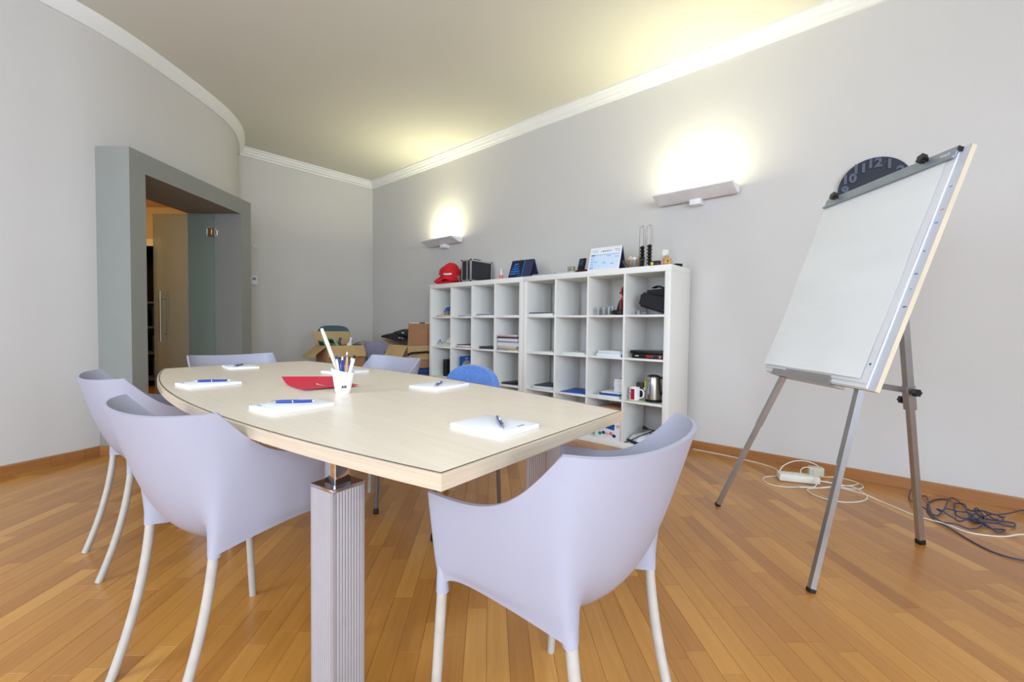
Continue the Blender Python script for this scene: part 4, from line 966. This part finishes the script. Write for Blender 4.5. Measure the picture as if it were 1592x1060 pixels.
# coffee capsule rack
cr = thing('capsule_rack', 'tall chrome wire capsule rack with two loops on the bookcase top', 'rack', (-1.662, 3.44, ZB))
for sx in (-.031, .031):
    for sy in (-.0, ):
        P = [(sx - .025, 0, .004)] + [(sx - .025, 0, .05 + .26 * i / 4) for i in range(5)] + [(sx + .025 * math.cos(a), 0, .315 + .028 * math.sin(a)) for a in [PI - PI * i / 8 for i in range(1, 8)]] + [(sx + .025, 0, .31 - .26 * i / 4) for i in range(5)] + [(sx + .025, 0, .004)]
        B().tube(P, .0028, 6).done('wire_loop', CHROME, cr)
        B().tube([(sx, .022, .004), (sx, .022, .30), (sx, .012, .325), (sx, 0, .340)], .0024, 6).done('rear_wire', CHROME, cr)
B().box((0, 0, .003), (.13, .07, .006), bev=.002).done('base', CHROME, cr)
lbs = ('lowest', 'second lowest', 'third lowest', 'third highest', 'second highest', 'topmost')
for s_, sx in enumerate((-.031, .031)):
    for k in range(6):
        b = B(); n0 = b.n(); b.lathe([(.0185, 0), (.0185, .0015), (.0155, .002), (.012, .022), (.008, .028), (.001, .029)], 14); b.xform_last(n0, Matrix.Rotation(PI / 2, 4, 'X'))
        o = b.done('coffee_capsule', BLACK); o.location = (-1.662 + sx, 3.445, ZB + .026 + k * .0272 + s_ * .006); tag(o, lbs[k] + ' black coffee capsule in the %s loop of the capsule rack' % ('left' if s_ == 0 else 'right'), 'capsule', 'coffee capsules in the rack')
o = B().box((0, 0, .02), (.085, .06, .04), bev=.002).done('capsule_box', BLACK); o.location = (-1.565, 3.42, ZB); B().box((-.018, -.0305, .02), (.022, .001, .022)).done('gold_emblem', YELLOW, o); tag(o, 'small black box with yellow emblem right of the capsule rack', 'box')
wb = thing('walnut_bag', 'clear bag of walnuts with paper tag at the bookcase corner', 'bag', (-1.468, 3.40, ZB))
k = 0
for zz, n, rr in ((.016, 6, .03), (.042, 4, .018), (.064, 1, 0)):
    for i in range(n):
        a = 2 * PI * i / max(1, n) + zz * 40; B().ico((rr * math.cos(a), rr * math.sin(a), zz), .017, 2, (1, .9, .95)).done('walnut', NUT, wb)
B().ico((0, 0, .016), .016, 2).done('walnut', NUT, wb)
B().box((-.012, 0, .098), (.042, .002, .045), rot=(.1, .15, .3)).done('paper_tag', mat('pale_green_tag', (222, 232, 216), .7), wb)
B().tube([(0, 0, .078), (0, 0, .10)], .004, 6).done('tie', WHITEG, wb)
o = B().box((0, 0, .011), (.13, .06, .022), bev=.002).done('slim_case', BLACK); o.location = (-1.475, 3.60, ZB); o.rotation_euler = (0, 0, -.5); o.location = (-1.475, 3.56, ZB); tag(o, 'flat dark box at the back of the bookcase corner behind the walnuts', 'box')

# ------------------------------------------------------------------ things in the compartments
ROWN = ('bottom row', 'second row from the bottom', 'second row from the top', 'top row'); COLN = ('first', 'second', 'third', 'fourth', 'fifth', 'sixth', 'seventh', 'eighth')
def sheet_stack(c, r, items, x=.04, y=.03, labels=None):
    """items: (name, category, width, depth, thickness, material, rz, label)"""
    x0, z0 = cell(c, r); z = z0
    for nm, cat, w, d, th, m_, rz, lb_ in items:
        bb = B(); bb.box((0, 0, th / 2), (w, d, th), bev=min(.0015, th * .3)); o = bb.done(nm, m_)
        w2 = abs(w * math.cos(rz)) + abs(d * math.sin(rz)); d2 = abs(d * math.cos(rz)) + abs(w * math.sin(rz))
        o.location = (min(x0 + x + w2 / 2, x0 + .333 - w2 / 2), YF + y + d2 / 2, z); o.rotation_euler = (0, 0, rz)
        if th > .024: B().box((0, -d / 2 + .001, th / 2), (w - .004, .003, th - .005)).done('page_edges', mat('page_grey', (214, 216, 222), .8, var=.08, scale=300, stretch=(.05, .05, 1)), o)
        tag(o, lb_ + ', %s, %s column' % (ROWN[r], COLN[c]), cat); z += th + .0004
P_ = 'paper_stack'
GREYC = mat('grey_cover', (150, 156, 164), .5); MAGR = mat('pinkish_cover', (206, 150, 150), .45)
sheet_stack(1, 3, [(P_, 'papers', .25, .3, .012, GREYC, .05, 'grey edged magazines'), ('magazine', 'magazine', .21, .29, .006, WHITE, -.08, 'white leaflet on grey magazines')], x=.07)
sheet_stack(2, 3, [(P_, 'papers', .3, .3, .014, WHITE, 0, 'white papers under a dark folder'), ('folder', 'folder', .24, .3, .008, BLACK, .04, 'thin dark folder on white papers'), (P_, 'papers', .22, .28, .006, WHITE, .02, 'loose sheets on the dark folder')], x=.03)
sheet_stack(3, 3, [(P_, 'papers', .22, .3, .009, WHITE, 0, 'thin stack of white papers')], x=.10)
sheet_stack(4, 3, [(P_, 'papers', .29, .31, .022, WHITE, 0, 'white papers with a dark notebook on top'), ('notebook', 'notebook', .20, .24, .009, BLACK, .03, 'slim dark notebook on white papers')], x=.01, y=.015)
sheet_stack(1, 2, [('magazine', 'magazine', .25, .3, .012, MAGR, .03, 'pinkish magazine at the bottom'), ('magazine', 'magazine', .24, .29, .014, WHITE, -.05, 'white magazine on the pinkish one'), ('magazine', 'magazine', .22, .29, .008, DKGREY, .08, 'dark magazine on top')], x=.045)
sheet_stack(2, 2, [('booklet', 'booklet', .24, .28, .016, DKGREY, .1, 'dark grey booklet, lower'), ('booklet', 'booklet', .21, .25, .010, DKGREY, -.12, 'dark grey booklet, upper')], x=.06)
sheet_stack(3, 2, [('magazine', 'magazine', .29, .3, .020, GREYC, 0, 'lowest grey magazine of the tall pile'), ('magazine', 'magazine', .25, .3, .022, ORANGEP, 0.02, 'peach magazine low in the tall pile'), ('catalogue', 'catalogue', .285, .28, .036, WHITE, .03, 'thick white catalogue in the tall pile'), ('magazine', 'magazine', .29, .3, .016, GREYC, -.02, 'grey magazine in the middle of the tall pile'), ('catalogue', 'catalogue', .27, .28, .026, WHITE, .04, 'second white catalogue in the tall pile'), ('magazine', 'magazine', .285, .29, .016, DKGREY, .01, 'dark grey magazine high in the tall pile'), ('magazine', 'magazine', .27, .29, .014, MAGR, .02, 'pinkish magazine near the pile top'), ('magazine', 'magazine', .27, .28, .006, WHITE, -.02, 'topmost white magazine of the tall pile')], x=.02, y=.012)
x0, z0 = cell(3, 2); o = B().box((0, 0, .004), (.12, .02, .007)).done('yellow_ruler', YELLOW); o.location = (x0 + .27, YF + .006, z0); o.location.y = YF + .0115 - .0005; o.location.x = x0 + .262
tag(o, 'yellow strip at the foot of the tall magazine pile', 'ruler')
sheet_stack(4, 2, [(P_, 'papers', .23, .28, .008, WHITE, .04, 'thin loose white papers')], x=.06)
sheet_stack(5, 2, [(P_, 'papers', .25, .29, .010, mat('pale_green_paper', (220, 232, 226), .7), 0, 'pale greenish papers'), (P_, 'papers', .22, .27, .006, WHITE, .05, 'white papers on greenish ones')], x=.06)
sheet_stack(6, 2, [(P_, 'papers', .26, .3, .022, WHITE, 0, 'white paper pile, lower half'), ('document_sleeve', 'sleeve', .25, .29, .012, mat('milky_sleeve', (214, 222, 236), .3), .05, 'milky plastic sleeve on white papers'), (P_, 'papers', .22, .27, .012, WHITE, -.06, 'white paper pile, top half')], x=.08)
x0, z0 = cell(6, 2); o = B().box((0, 0, .012), (.02, .14, .024)).done('blue_binder', BLUEB); o.location = (x0 + .322, YF + .09, z0); tag(o, 'narrow blue binder beside the white papers, seventh column', 'binder')
sheet_stack(3, 1, [('magazine', 'magazine', .26, .28, .010, DKGREY, .12, 'dark glossy magazine'), ('magazine', 'magazine', .2, .24, .006, BLACK, -.1, 'black leaflet on dark magazine')], x=.05)
sheet_stack(4, 1, [('ring_binder', 'binder', .26, .3, .026, mat('silver_cover', (176, 184, 194), .3, .3), .03, 'silver ring binder'), ('notebook', 'notebook', .20, .26, .008, DKGREY, .1, 'dark notebook on silver binder')], x=.055)
sheet_stack(5, 1, [('plastic_folder', 'folder', .28, .3, .006, BLUEF, .12, 'bright blue plastic folder lying')], x=.02, y=.012)
sheet_stack(6, 1, [('booklet', 'booklet', .20, .3, .02, WHITE, .0, 'lowest white booklet'), ('booklet', 'booklet', .19, .28, .018, BLUEB, .05, 'blue backed booklet'), ('booklet', 'booklet', .18, .27, .010, WHITE, .12, 'white booklet over blue one')], x=.10, y=.015)
x0, z0 = cell(6, 1)
for i in range(5):
    o = B().box((0, 0, .011), (.09, .13, .021), bev=.002).done('card_pack', WHITE); o.location = (x0 + .262 + .004 * math.sin(i * 2), YF + .15, z0 + .0497 + i * .0216); tag(o, ('lowest', 'second lowest', 'middle', 'second highest', 'topmost')[i] + ' white card pack of the small tower, seventh column', 'pack', 'white card packs')
o = B().box((0, 0, .003), (.16, .1, .006)).done('loose_paper', WHITE); o.location = (x0 + .085, YF + .10, z0); tag(o, 'loose white paper beside the booklets, seventh column', 'paper')
# c0 top: tray with clear ball, blue clip
x0, z0 = cell(0, 3)
o = B().box((0, 0, .010), (.27, .24, .019), bev=.002).done('wooden_tray', BEIGE); o.location = (x0 + .185, YF + .15, z0); tag(o, 'shallow beige wooden tray in the first column of the top row', 'tray')
o = B().ico((0, 0, 0), .042, 3).done('glass_ball', GLASSD); o.location = (x0 + .13, YF + .13, z0 + .0625); tag(o, 'clear glass ball on the beige tray', 'ornament')
o = B().ico((0, 0, 0), .05, 3).done('glass_ball', GLASSD); o.location = (x0 + .19, YF + .24, z0 + .071); tag(o, 'larger clear glass ball at the back of the beige tray', 'ornament')
b = B(); b.tube([(-.07, 0, -.03), (-.05, 0, -.02), (-.03, 0, -.01), (.03, 0, .02), (.07, 0, .045)], [.030, .024, .016, .016, .020], 12); o = b.done('blue_bottle', BLUEF); o.location = (x0 + .236, YF + .10, z0 + .115); tag(o, 'small blue bottle leaning on the beige tray', 'bottle')
b = B(); b.lathe([(.024, 0), (.024, .075), (.016, .085), (.001, .086)], 14); o = b.done('beige_jar', BEIGE); o.location = (x0 + .268, YF + .085, z0 + .0195); tag(o, 'beige jar under the blue bottle on the tray', 'jar')
b = B(); b.lathe([(.018, 0), (.018, .05), (.001, .051)], 14); o = b.done('brown_jar', mat('brown_jar', (110, 74, 52), .4)); o.location = (x0 + .225, YF + .075, z0 + .0195); tag(o, 'small brown jar at the front of the tray', 'jar')
# c0 second row: crumpled bags
x0, z0 = cell(0, 2)
o = folder_soft(.28, .26, .05, WHITEG, 31).done('plastic_bag', mat('cloudy_bag', (220, 218, 206), .4), None, ang=40); o.location = (x0 + .17, YF + .16, z0); tag(o, 'crumpled whitish bag lying in the first column', 'bag')
o = folder_soft(.15, .18, .085, WHITEG, 37).done('plastic_bag', mat('cream_bag', (224, 220, 204), .4), None, ang=40); o.location = (x0 + .25, YF + .17, z0 + .045); tag(o, 'cream bag bunched on the whitish bag', 'bag')
o = B().tube([(-.03, 0, 0), (0, 0, .02), (.01, .01, .05), (.03, 0, .02), (.06, .02, .01)], .004, 6).done('blue_lanyard', BLUEB); o.location = (x0 + .06, YF + .06, z0 + .03); tag(o, 'blue cord on the whitish bag', 'cord')
# c0 row 1: black box file and white bottle
x0, z0 = cell(0, 1)
o = B().box((0, 0, .10), (.10, .24, .20), bev=.002).done('box_file', BLACK); o.location = (x0 + .215, YF + .16, z0); B().box((-.0, -.1215, .10), (.012, .002, .19)).done('spine', DKGREY, o); tag(o, 'black box file standing in the first column', 'box file')
b = B(); b.lathe([(.025, 0), (.028, .004), (.028, .09), (.012, .12), (.012, .15), (.016, .15), (.016, .18), (.001, .181)], 16); o = b.done('white_bottle', CREAM); o.location = (x0 + .298, YF + .09, z0); tag(o, 'cream bottle beside the black box file', 'bottle')
# c1 row 1: blue box with a round window
x0, z0 = cell(1, 1)
bb = thing('display_box', 'blue display box with a round white window in the second column', 'box', (x0 + .205, YF + .12, z0))
b = B(); n = 32
outer = []
for i in range(n):
    a = 2 * PI * i / n; ca, sa = math.cos(a), math.sin(a); k = 1 / max(abs(ca) / .12, abs(sa) / .125); outer.append((ca * k, .125 + sa * k))
inner = [(.085 * math.cos(2 * PI * i / n) + .01, .115 + .085 * math.sin(2 * PI * i / n)) for i in range(n)]
V = [[b.bm.verts.new((x, y, z)) for x, z in R] for R, y in ((outer, -.06), (inner, -.06), (inner, -.055))]
VB = [b.bm.verts.new((x, .06, z)) for x, z in outer]
for i in range(n):
    j = (i + 1) % n
    b.bm.faces.new((V[0][i], V[0][j], V[1][j], V[1][i])); b.bm.faces.new((V[1][i], V[1][j], V[2][j], V[2][i])); b.bm.faces.new((V[0][j], V[0][i], VB[i], VB[j]))
b.bm.faces.new(VB[::-1]); b.done('carton', BLUEB, bb)
b = B(); V = [[b.bm.verts.new((x * k + (1 - k) * .01, y, (z - .115) * k + .115)) for x, z in inner] for y, k in ((-.062, 1.06), (-.062, 1.0), (.03, .97))]
for A, C in zip(V, V[1:]):
    for i in range(n): b.bm.faces.new((A[i], A[(i + 1) % n], C[(i + 1) % n], C[i]))
b.bm.faces.new(V[2]); b.done('round_window', mat('window_lining', (196, 194, 188), .5), bb)
B().box((.02, -.02, .07), (.12, .06, .05), rot=(0, .15, 0)).done('contents', WHITE, bb)
text('printed_mark', 'aqua', .022, .0004, frame((.0, -.0612, .232), (1, 0, 0), (0, 0, 1), (0, -1, 0)), WHITE, bb)
# c0 row 0
x0, z0 = cell(0, 0)
o = B().box((0, 0, .13), (.2, .22, .26), bev=.004).done('red_carton', REDP); o.location = (x0 + .2, YF + .15, z0); o.scale.z = 1.15; tag(o, 'red carton standing in the bottom of the first column', 'carton')
# c4 top: dark amber bottle at the rear right
x0, z0 = cell(4, 3)
b = B(); b.lathe([(.03, 0), (.034, .005), (.034, .10), (.030, .13), (.015, .155), (.014, .17), (.017, .17), (.017, .185), (.001, .186)], 18); o = b.done('amber_bottle', BROWNB); o.location = (x0 + .298, YF + .285 + .06, z0); B().lathe([(.0175, .172), (.0175, .186), (.001, .187)], 14).done('gold_cap', GOLD, o); tag(o, 'dark amber bottle with gold cap at the back of the fifth column', 'bottle')
# c6 top: glasses, coffee machine, green bag
x0, z0 = cell(6, 3)
o = B().box((0, 0, .003), (.07, .06, .006)).done('coaster', GOLD); o.location = (x0 + .205, YF + .05, z0); tag(o, 'ochre coaster under the rightmost small glass', 'coaster')
for i, (x, y, r) in enumerate(((.06, .06, .026), (.105, .08, .026), (.115, .15, .026), (.16, .07, .026), (.205, .05, .022))):
    b = B(); b.lathe([(r * .8, .001), (r, .072), (r * .93, .072), (r * .74, .006), (.001, .006)], 20, cap=False)
    v = b.bm.faces.new([q for q in b.bm.verts][:20][::-1]); o = b.done('drinking_glass', GLASSD, None, ang=40); o.location = (x0 + x, YF + y, z0 + (.0065 if i == 4 else 0))
    tag(o, ['leftmost small clear glass in the coffee compartment', 'second small clear glass from the left in the coffee compartment', 'small clear glass at the back of the coffee compartment', 'fourth small clear glass from the left in the coffee compartment', 'small clear glass standing on the ochre coaster'][i], 'glass', 'small glasses')
cm = thing('coffee_machine', 'red and black capsule coffee machine beside the small glasses', 'coffee machine', (x0 + .262, YF + .23, z0))
b = B(); P = [(-.055, 0), (.06, 0), (.06, .235), (.03, .262), (-.015, .262), (-.045, .235), (-.05, .20), (-.03, .165), (-.052, .14)]
n0 = b.n(); b.prism(P, -.055, .055); b.xform_last(n0, frame((0, 0, 0), (1, 0, 0), (0, 0, 1), (0, -1, 0))); b.done('shell', REDP, cm)
b = B(); P = [(-.036, .004), (.058, .004), (.058, .14), (-.04, .135)]; n0 = b.n(); b.prism(P, -.058, .058); b.xform_last(n0, frame((0, 0, 0), (1, 0, 0), (0, 0, 1), (0, -1, 0))); b.done('front_panel', BLACK, cm)
b = B(); n0 = b.n(); b.lathe([(.048, -.06), (.048, .06)], 24, (.012, .205, 0)); b.xform_last(n0, frame((0, 0, 0), (1, 0, 0), (0, 0, 1), (0, -1, 0))); b.done('brew_head', BLACK, cm)
B().box((-.052, -.0, .20), (.05, .05, .018), bev=.005).done('spout', BLACK, cm)
B().box((-.02, -.12, .022), (.10, .11, .044), bev=.012).done('drip_tray', BLACK, cm)
o = folder_soft(.08, .06, .16, GREEN, 44).done('green_pouch', GREEN, None, ang=50); o.location = (x0 + .165, YF + .30, z0); tag(o, 'dark green pouch behind the glasses', 'pouch')
# c7 top: black bag
x0, z0 = cell(7, 3)
bgm = BLACKF
bg_ = thing('shoulder_bag', 'black folded shoulder bag filling the top right compartment', 'bag', (x0 + .185, YF + .15, z0))
b = B(); b.hexa([(-.10, -.10, .075), (.145, -.11, .0), (.145, .13, .0), (-.08, .13, .06)], [(-.075, -.10, .185), (.145, -.11, .150), (.145, .13, .150), (-.06, .13, .19)])
bmesh.ops.recalc_face_normals(b.bm, faces=b.bm.faces); bmesh.ops.bevel(b.bm, geom=b.bm.edges[:], offset=.016, segments=3, affect='EDGES'); b.done('bag_body', bgm, bg_, ang=60)
b = B(); b.hexa([(-.035, -.09, .178), (.145, -.12, .143), (.145, .12, .145), (-.03, .12, .182)], [(-.035, -.09, .200), (.145, -.12, .205), (.145, .12, .205), (-.03, .12, .205)])
bmesh.ops.recalc_face_normals(b.bm, faces=b.bm.faces); bmesh.ops.bevel(b.bm, geom=b.bm.edges[:], offset=.009, segments=2, affect='EDGES'); b.done('bag_flap', bgm, bg_, ang=60)
b = B(); b.tube([(-.02, .03, .225), (.03, .0, .235), (.10, -.05, .212), (.145, -.08, .206)], .012, 8, flat=(2.2, .5)); b.done('strap', bgm, bg_)
o = B().lathe([(.016, 0), (.019, .03), (.001, .03)], 12).done('small_jar', GLASSD); o.location = (x0 + .085, YF + .05, z0); tag(o, 'tiny glass jar under the left edge of the black bag', 'jar')
o = B().ico((0, 0, .012), .013, 2, (1.6, 1, .9)).done('pebble', mat('grey_pebble', (120, 130, 150), .3)); o.location = (x0 + .155, YF + .03, z0); tag(o, 'small grey glossy stone under the black bag', 'stone')
# c7 second row: two flat black devices
x0, z0 = cell(7, 2)
o = B().box((0, 0, .018), (.27, .24, .036), bev=.004).done('boxed_device', BLACK); o.location = (x0 + .19, YF + .15, z0); tag(o, 'flat black box with red lettering, lower of the two devices', 'box')
text('lettering', 'DOCK', .02, .0004, frame((.02, -.1212, .018), (1, 0, 0), (0, 0, 1), (0, -1, 0)), REDP, o, off=.001)
B().box((.105, -.1208, .018), (.018, .001, .02)).done('emblem', PINK, o); B().box((-.09, -.1208, .02), (.03, .001, .006)).done('print_panel', WHITE, o)
o = B().box((0, 0, .014), (.28, .23, .027), bev=.009).done('laptop', BLACK); o.location = (x0 + .178, YF + .14, z0 + .0365); B().box((0, .0, .0278), (.2, .16, .001)).done('lid_plate', GREYC, o); tag(o, 'black laptop lying on the boxed device with red lettering', 'laptop')
# c7 row 1: kettle, mug, boxes
x0, z0 = cell(7, 1)
o = B().box((0, 0, .0015), (.20, .16, .003)).done('mat', MINT); o.location = (x0 + .115, YF + .085, z0); tag(o, 'pale green cloth under the mug and kettle', 'cloth')
B().box((-.03, -.0805, .001), (.13, .002, .002)).done('ochre_hem', OCHRE, o)
kt = thing('electric_kettle', 'brushed steel electric kettle with black handle in the bookcase', 'kettle', (x0 + .212, YF + .11, z0))
kt.scale = (.82, .82, .93)
B().lathe([(.080, 0), (.083, .004), (.083, .016), (.075, .022)], 32).done('power_base', BLACK, kt)
b = B(); b.lathe([(.074, .022), (.078, .026), (.077, .08), (.071, .15), (.064, .212), (.060, .220), (.001, .2205)], 36); kb = b.done('body', STEEL, kt)
b = B(); b.hexa([(-.055, -.018, .165), (-.055, .018, .165), (-.064, .003, .172), (-.064, -.003, .172)], [(-.052, -.024, .222), (-.052, .024, .222), (-.094, .006, .226), (-.094, -.006, .226)]); b.done('spout', STEEL, kb)
B().lathe([(.058, .2205), (.055, .230), (.03, .236), (.001, .237)], 28).done('lid', BLACK, kt)
b = B(); b.tube([(.055, .0, .215), (.09, .0, .215), (.104, 0, .19), (.104, 0, .12), (.092, 0, .085), (.072, 0, .075)], .014, 10, flat=(1.1, .8)); b.done('handle', BLACK, kt)
b = B(); ga = -1.80; q = Vector((math.cos(ga), math.sin(ga), 0)); tt = Vector((-q.y, q.x, 0))
b.tube([q * .077 + Vector((0, 0, .07)), q * .0735 + Vector((0, 0, .12)), q * .068 + Vector((0, 0, .175))], .009, 10, flat=(1, .5)); b.done('water_gauge', mat('gauge_blue', (150, 180, 215), .2), kt)
mu = thing('mug', 'white mug with a red panel and white lettering before the kettle', 'mug', (x0 + .070, YF + .06, z0 + .0032), -.5)
mu.scale = (1.12, 1.12, 1.12)
b = B(); b.lathe([(.034, 0), (.038, .003), (.039, .095), (.036, .095), (.035, .008), (.001, .008)], 28); b.done('cup_body', CUPW, mu)
b = B(); a0 = -1.75; rows = [[(.0394 * math.cos(a0 + 1.15 * i / 8), .0394 * math.sin(a0 + 1.15 * i / 8), z) for i in range(9)] for z in (.008, .086)]; b.grid(rows); b.done('red_panel', MUGRED, mu)
am = a0 + .30; q = Vector((math.cos(am), math.sin(am), 0)); tt = Vector((-q.y, q.x, 0))
text('lettering', 'NATURA', .02, .0008, frame(q * .0392 + Vector((0, 0, .047)), (0, 0, 1), -tt, q), WHITE, mu, off=.0008)
b = B(); ah = .55; q = Vector((math.cos(ah), math.sin(ah), 0)); b.tube(smooth([q * .036 + Vector((0, 0, .08)), q * .06 + Vector((0, 0, .078)), q * .07 + Vector((0, 0, .05)), q * .06 + Vector((0, 0, .024)), q * .037 + Vector((0, 0, .02))], 5), .005, 8); b.done('handle', CUPW, mu)
o = B().box((0, 0, .075), (.055, .04, .15), bev=.001).done('tea_box', YELLOW); o.location = (x0 + .112, YF + .225, z0); B().box((0, -.0205, .07), (.03, .001, .06)).done('label', mat('pale_yellow', (226, 222, 150), .5), o); tag(o, 'yellow tea box behind the mug, left of the kettle', 'box')
o = B().box((0, 0, .065), (.06, .035, .13), bev=.001).done('coffee_box', mat('dark_brown_print', (70, 62, 48), .5, var=.3, scale=60)); o.location = (x0 + .035, YF + .24, z0); tag(o, 'dark patterned box behind the mug at the compartment left', 'box')
o = B().box((0, 0, .05), (.038, .03, .10), bev=.002).done('sugar_carton', WHITE); o.location = (x0 + .122, YF + .165, z0); B().box((.0, -.0155, .07), (.012, .001, .006), rot=(0, .5, 0)).done('print_panel', BLUEB, o); tag(o, 'white carton between mug and kettle', 'carton')
# c6 row 0: brown envelopes on a printed toy box
x0, z0 = cell(6, 0)
o = B().box((0, 0, .085), (.25, .2, .17), bev=.002).done('printed_box', WHITE); o.location = (x0 + .205, YF + .115, z0); tag(o, 'white printed box with blue panel and figures, seventh column bottom', 'box')
B().box((-.01, -.1005, .115), (.15, .001, .05), rot=(0, .12, 0)).done('print_panel', BLUEB, o)
for i, (x, z, m_) in enumerate(((-.04, .05, BLUEB), (-.01, .045, ORANGEP), (.03, .05, PINK), (.06, .035, NAVY), (-.075, .04, GREENP), (.095, .12, ORANGEP))):
    b = B(); b.ico((x, -.1, z), .018, 3, (1, .05, .8)); b.done('print_figure', m_, o)
o = B().box((0, 0, .025), (.24, .22, .05), bev=.003).done('envelope_pile', CARD); o.location = (x0 + .2, YF + .14, z0 + .1705); tag(o, 'brown envelope pile on the white printed box', 'envelopes')
o = B().box((0, 0, .022), (.22, .2, .044), bev=.003).done('envelope_pile', CARDD); o.location = (x0 + .2, YF + .18, z0 + .221); o.rotation_euler = (0, 0, .06); tag(o, 'reddish brown envelope pile on top of the brown one', 'envelopes')
# c7 row 0: white laminator with plug and cord
x0, z0 = cell(7, 0)
lm_ = thing('laminator', 'white office machine with black cord in the bottom right compartment', 'machine', (x0 + .135, YF + .165, z0), -.5)
b = B(); b.hexa([(-.07, -.14, .012), (.07, -.14, .012), (.085, .13, .012), (-.085, .13, .012)], [(-.055, -.115, .055), (.055, -.115, .055), (.06, .10, .085), (-.06, .10, .085)])
bmesh.ops.recalc_face_normals(b.bm, faces=b.bm.faces); bmesh.ops.bevel(b.bm, geom=b.bm.edges[:], offset=.012, segments=3, affect='EDGES'); hb = b.done('housing', WHITEG, lm_, ang=50)
B().box((0, -.135, .012), (.13, .03, .016)).done('slot', BLACK, lm_); B().box((0, 0, .005), (.14, .26, .010)).done('base_plate', GREYP, lm_)
B().box((.02, .02, .079), (.02, .012, .003), rot=(-.13, 0, 0)).done('button', BLACK, lm_)
b = B(); b.hexa([(.062, -.06, .03), (.074, -.06, .03), (.078, .08, .03), (.066, .08, .03)], [(.062, -.06, .048), (.066, -.06, .046), (.068, .08, .068), (.062, .08, .07)]); b.done('side_grille', GREYP, lm_)
im = (Matrix.Translation(lm_.location) @ Matrix.Rotation(-.5, 4, 'Z')).inverted()
def lc(P): return [im @ Vector((x0 + a, YF + b_, z0 + c_)) for a, b_, c_ in P]
B().tube(smooth(lc([(.13, .20, .10), (.17, .19, .10), (.22, .17, .103), (.27, .20, .095), (.31, .26, .06), (.325, .30, .02)]), 5), .004, 7).done('cord', BLACK, lm_)
B().tube(smooth(lc([(.19, .18, .102), (.185, .13, .096), (.14, .06, .072), (.07, .02, .03), (.03, .015, .006), (.01, .02, .005)]), 5), .004, 7).done('cord', BLACK, lm_)
B().tube(lc([(.085, .205, .105), (.10, .203, .104), (.13, .20, .10)]), [.016, .015, .006], 14).done('plug', BLACK, lm_)
o = B().tube(smooth([(x0 + .20, YW - .008, .39), (x0 + .235, YW - .01, .25), (x0 + .29, YW - .016, .12), (x0 + .33, YW - .022, .08)], 5), .0018, 6).done('thin_cable', BEIGE); tag(o, 'thin beige cable hanging on the wall behind the office machine', 'cable')
